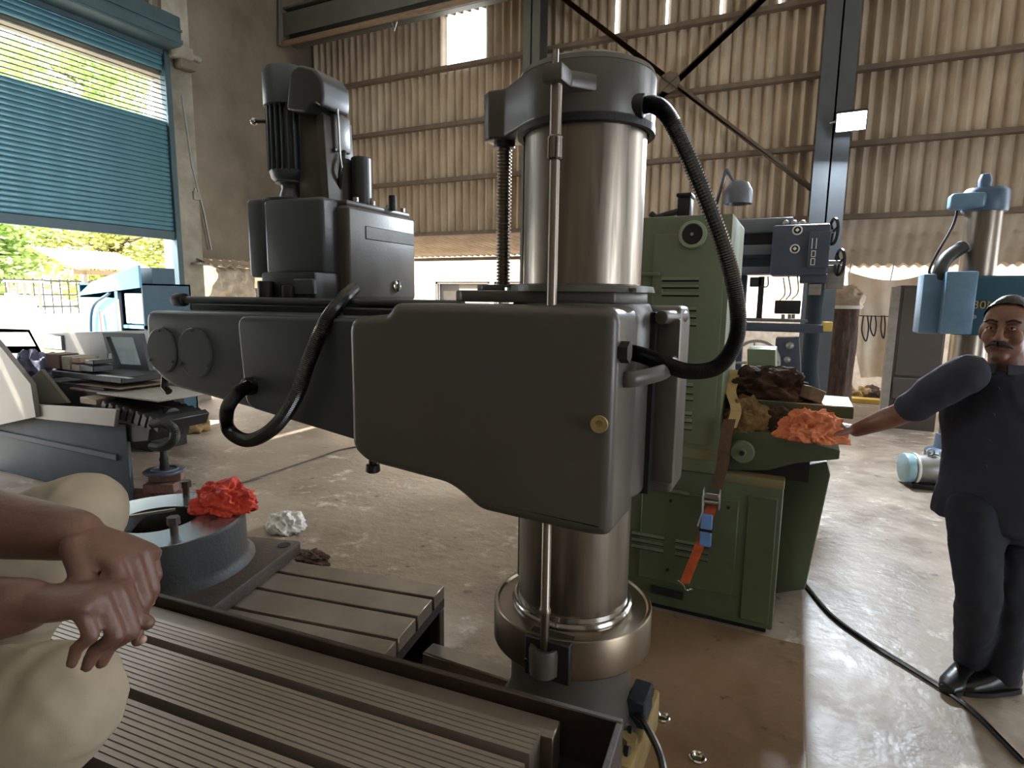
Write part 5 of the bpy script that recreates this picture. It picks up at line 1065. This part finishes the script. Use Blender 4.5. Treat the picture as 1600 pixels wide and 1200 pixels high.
# face details
for s_ in (-1, 1):
    e = hd_(.0795, s_ * .031, .012); ey = obj('eye', B().sph(e, (.0115, .0115, .0062), 2), 'eye_white', body); obj('iris', B().sph(e + f * .0075, .005, 2), 'iris', ey)
    obj('eyelid', B().tube(cat([hd_(.083, s_ * .016, .012), hd_(.094, s_ * .03, .0215), hd_(.083, s_ * .047, .013)], 5), .0035, 6), 'skin', ey)
    obj('eyebrow', B().tube(cat([hd_(.094, s_ * .012, .036), hd_(.096, s_ * .034, .043), hd_(.080, s_ * .056, .034)], 5), [.0045] * 10 + [.002], 6), 'hair', body)
mu = B(); 
for s_ in (-1, 1): mu.tube(cat([hd_(.107, 0, -.044), hd_(.1, s_ * .022, -.047), hd_(.082, s_ * .042, -.062)], 6), [.0095, .0095, .009, .009, .0085, .008, .0075, .007, .0065, .006, .005, .004, .003], 8)
obj('moustache', mu, 'hair', body, ang=80)
obj('lips', B().tube(cat([hd_(.082, -.026, -.064), hd_(.098, 0, -.062), hd_(.082, .026, -.064)], 5), [.004, .005, .0055, .006, .006, .006, .006, .006, .0055, .005, .004], 8), 'lip', body)
hb_ = bmesh.new(); bmesh.ops.create_icosphere(hb_, subdivisions=5, radius=1)
kill = []
for v in hb_.verts:
    p = v.co.copy(); lim = -.25 if p.y < -.2 else (-.05 + .85 * max(0, p.y + .2) ** .7)
    if p.z < lim: kill.append(v)
bmesh.ops.delete(hb_, geom=kill, context='VERTS')
for v in hb_.verts:
    k = 1 + .02 * noise.noise(v.co * 14); v.co = hd_(-.014, 0, .034) + r * v.co.x * .083 * k + f * v.co.y * .1 * k + u * v.co.z * .096 * k
bmesh.ops.solidify(hb_, geom=hb_.faces[:], thickness=-.008); obj('hair', hb_, 'hair', body, ang=80)
# shirt
b = B()
loft(b, [(nk - u * .015, r * .078, f * .068), (nk - u * .035, r * .15, f * .088), (chest + u * .05, r * .205, f * .12), (chest - u * .08, r * .205, f * .13), (pel + u * .18, r * .205, f * .14), (pel + u * .02, r * .212, f * .145), (pel - u * .1, r * .222, f * .152)], 28)
seR = shR.lerp(elR, .78); limb(b, [shR + r * -.03 + u * .005, shR.lerp(elR, .45) - u * .008, seR - u * .006], [.076, .07, .064]); seL = shL - u * .25 - r * .035; limb(b, [shL + r * .02, seL], [.078, .07])
sh_ = fuse(b, .01, 4, 'shirt_navy', 'shirt', pm_, .011, 8)
for s_ in (-1, 1): obj('collar', B().grid(lambda a_, c_: nk + u * (.006 - c_ * .034) + f * (.068 + .024 * c_ - a_ * .06) + r * s_ * (.012 + a_ * .06 + c_ * .008), 6, 3, .006), 'shirt_navy', sh_, ang=70)
for k in range(4): c = nk + f * (.098 + .034 * min(1, k * .5)) - u * (.08 + k * .1); obj('button', B().cyl(c, c + f * .012, .006, n=10), 'shirt_navy', sh_)
# trousers and shoes
b = B(); loft(b, [(pel + u * .06, r * .16, f * .115), (pel - u * .08, r * .168, f * .118), (pel - u * .14, r * .15, f * .11)], 24)
limb(b, [hipR, knR, fR + u * .0], [.1, .074, .06]); limb(b, [hipL, knL, fL + u * .0], [.1, .074, .06]); fuse(b, .011, 4, 'trouser_navy', 'trousers', pm_, .011, 8)
for foot, dr_ in ((fR, Vector((-.55, -.83, 0))), (fL, Vector((-.85, -.5, 0)))):
    dr_.normalize(); sd_ = Vector((-dr_.y, dr_.x, 0)); g0 = Vector((foot.x, foot.y, 0)); b = B()
    loft(b, [(g0 - dr_ * .075 + u * .045, sd_ * .03, u * .035), (g0 - dr_ * .04 + u * .055, sd_ * .042, u * .052), (g0 + dr_ * .02 + u * .06, sd_ * .044, u * .055), (g0 + dr_ * .09 + u * .045, sd_ * .048, u * .04), (g0 + dr_ * .16 + u * .035, sd_ * .046, u * .03), (g0 + dr_ * .205 + u * .028, sd_ * .028, u * .02)])
    limb(b, [g0 + u * .06, g0 + u * .12], [.045, .045]); so_ = fuse(b, .007, 3, 'shoe', 'shoe', pm_)
    obj('sole', B().prism(fillet([tuple((g0 + dr_ * a_ + sd_ * c_).xy) for a_, c_ in ((-.085, -.03), (0, -.042), (.1, -.05), (.2, -.03), (.2, .03), (.1, .05), (0, .042), (-.085, .03))], .03, 4), 0, .02, 'XY'), 'black', so_, False)
# cloth under his hand
c = D(1268, 668, 2.66); tag(crumple((c.x, c.y, 1.0), (.13, .08, .13), 'orange_cloth', 'orange_cloth', 71, 6, .5, 2.4), 'crumpled orange cloth held under the standing man\'s hand', 'cloth')
# ------------------------------------------------ seated person at left (hands, knees in view)
ps = thing('person', 'seated person in khaki trousers resting crossed forearms on their knees', 'person', (-1.46, .38, 0))
fw = _X.copy(); away = _level(0, 1, 0)          # faces right in the picture
knN, knF = D(96, 1100, .92), D(128, 802, 1.2)
hiN, hiF = knN + Vector((-.385, -.17, -.06)), Vector((-1.58, .47, 1.0))
pe = (hiN + hiF) / 2; pe.z = .98; tops = Vector((-1.34, .34, 1.42)); neck = Vector((-1.26, .35, 1.52)); head = Vector((-1.22, .36, 1.69))
sN, sF = Vector((-1.26, .13, 1.44)), Vector((-1.42, .52, 1.44))
elF, wrF = D(-150, 800, .86), D(118, 836, .79); elN, wrN = D(-190, 975, .72), D(38, 946, .69)
ftN = Vector((knN.x, knN.y, .655)) - fw * .3; ftF = Vector((knF.x, knF.y, .655)) - fw * .34
b = B(); side = away
limb(b, [elF, elF.lerp(wrF, .45), wrF], [.05, .05, .034]); limb(b, [sF, elF], [.06, .05]); limb(b, [elN, elN.lerp(wrN, .45), wrN], [.047, .047, .032]); limb(b, [sN, elN], [.058, .048])
dF = (D(222, 876, .77) - wrF).normalized(); eF = hand(b, wrF, dF, D(60, 1000, .8) - D(100, 860, .8), -away * 1.0 + u * .15, [(.75, .75, .4), (.85, .8, .4), (.95, .85, .45), (1.0, .9, .5)], 1.05, .05, (.45, .85, .35), (.15, .2))
dN = (D(140, 936, .69) - wrN).normalized(); eN = hand(b, wrN, dN, D(90, 1100, .7) - D(105, 960, .7), away, [(1.35, 1.35, .5), (1.3, 1.4, .6), (1.25, 1.45, .6), (1.2, 1.45, .7)], 1.03, .02, (.3, .9, .5), (.4, .5))
bs_ = fw; M4 = Matrix((away, fw, u)).transposed()
b.sph(head + u * .02, (.076, .094, .1), 3, M4); b.sph(head + fw * .03 - u * .06, (.058, .06, .055), 3, M4); limb(b, [head + fw * .09, head + fw * .11 - u * .025], [.012, .014])
for s_ in (-1, 1): b.sph(head + away * s_ * .077, (.011, .02, .032), 2, M4)
limb(b, [head - u * .06, neck], [.055, .06]); loft(b, [(neck, away * .06, fw * .055), (tops, away * .17, fw * .1), ((tops + pe) / 2, away * .155, fw * .11), (pe, away * .165, fw * .11)])
limb(b, [hiN, knN, ftN], [.08, .055, .04]); limb(b, [hiF, knF, ftF], [.08, .055, .04])
bodyS = fuse(b, .0042, 5, 'skin_seat', 'body', ps)
for (p, v, r0) in eF[:3] + eN[:3]:
    q = v.orthogonal().normalized(); 
for k, (p, v, r0) in enumerate(eF):
    outn = (v.cross(away)); outn = outn if outn.dot(fw) > 0 else -outn; outn.normalize(); obj('fingernail', B().sph(p + outn * r0 * .62 - v * .002, (.0055, .0055, .0055), 2), 'nail', bodyS)
rg_ = eF[2]; 
b = B(); loft(b, [(neck - u * .02, away * .09, fw * .08), (tops, away * .2, fw * .125), ((tops + pe) / 2, away * .18, fw * .135), (pe + u * .02, away * .19, fw * .135)], 24)
limb(b, [sN, sN.lerp(elN, .7)], [.075, .068]); limb(b, [sF, sF.lerp(elF, .7)], [.075, .068]); fuse(b, .011, 4, 'shirt_seat', 'shirt', ps, .006, 11)
hb_ = bmesh.new(); bmesh.ops.create_icosphere(hb_, subdivisions=4, radius=1); bmesh.ops.delete(hb_, geom=[v for v in hb_.verts if v.co.z < (.3 if v.co.y > .1 else -.2)], context='VERTS')
for v in hb_.verts: v.co = head + u * .024 + away * v.co.x * .084 + fw * v.co.y * .1 + u * v.co.z * .107
obj('hair', hb_, 'hair', bodyS, ang=80)
b = B(); limb(b, [hiN, knN.lerp(hiN, .35), knN, knN.lerp(ftN, .3), ftN + u * .02], [.112, .1, .092, .084, .064]); limb(b, [hiF, knF.lerp(hiF, .35), knF, knF.lerp(ftF, .3), ftF + u * .02], [.112, .096, .084, .078, .064]); loft(b, [(pe + u * .05, away * .17, fw * .12), (pe - u * .06, away * .19, fw * .14)], 24); b.sph(pe - u * .0, (.17, .16, .12), 3)
fuse(b, .009, 5, 'khaki', 'trousers', ps, .009, 9)
for foot, fw2 in ((ftN, -away), (ftF, away)):
    g0 = Vector((foot.x, foot.y, .588)); b = B(); sd_ = Vector((-fw2.y, fw2.x, 0))
    loft(b, [(g0 - fw2 * .07 + u * .04, sd_ * .03, u * .032), (g0 + u * .05, sd_ * .042, u * .048), (g0 + fw2 * .09 + u * .04, sd_ * .047, u * .036), (g0 + fw2 * .17 + u * .028, sd_ * .04, u * .026), (g0 + fw2 * .2 + u * .025, sd_ * .025, u * .018)])
    fuse(b, .008, 3, 'shoe', 'shoe', ps)
# crate on the table under the seated person, left of the picture
so = thing('wooden_crate', 'low wooden crate on the long table under the seated person', 'crate', (pe.x - .06, pe.y, .589), YAW, local=True)
for k in range(3):
    for sy_ in (-1, 1): obj('side_slat', B().box((-.17, sy_ * .19 - .008, .005 + k * .085), (.17, sy_ * .19 + .008, .08 + k * .085), .003, 1), 'wood', so)
    for sx_ in (-1, 1): obj('end_slat', B().box((sx_ * .17 - .008, -.18, .005 + k * .085), (sx_ * .17 + .008, .18, .08 + k * .085), .003, 1), 'wood', so)
for k in range(4): obj('lid_slat', B().box((-.18, -.2 + k * .1, .255), (.18, -.11 + k * .1, .27), .003, 1), 'wood', so)
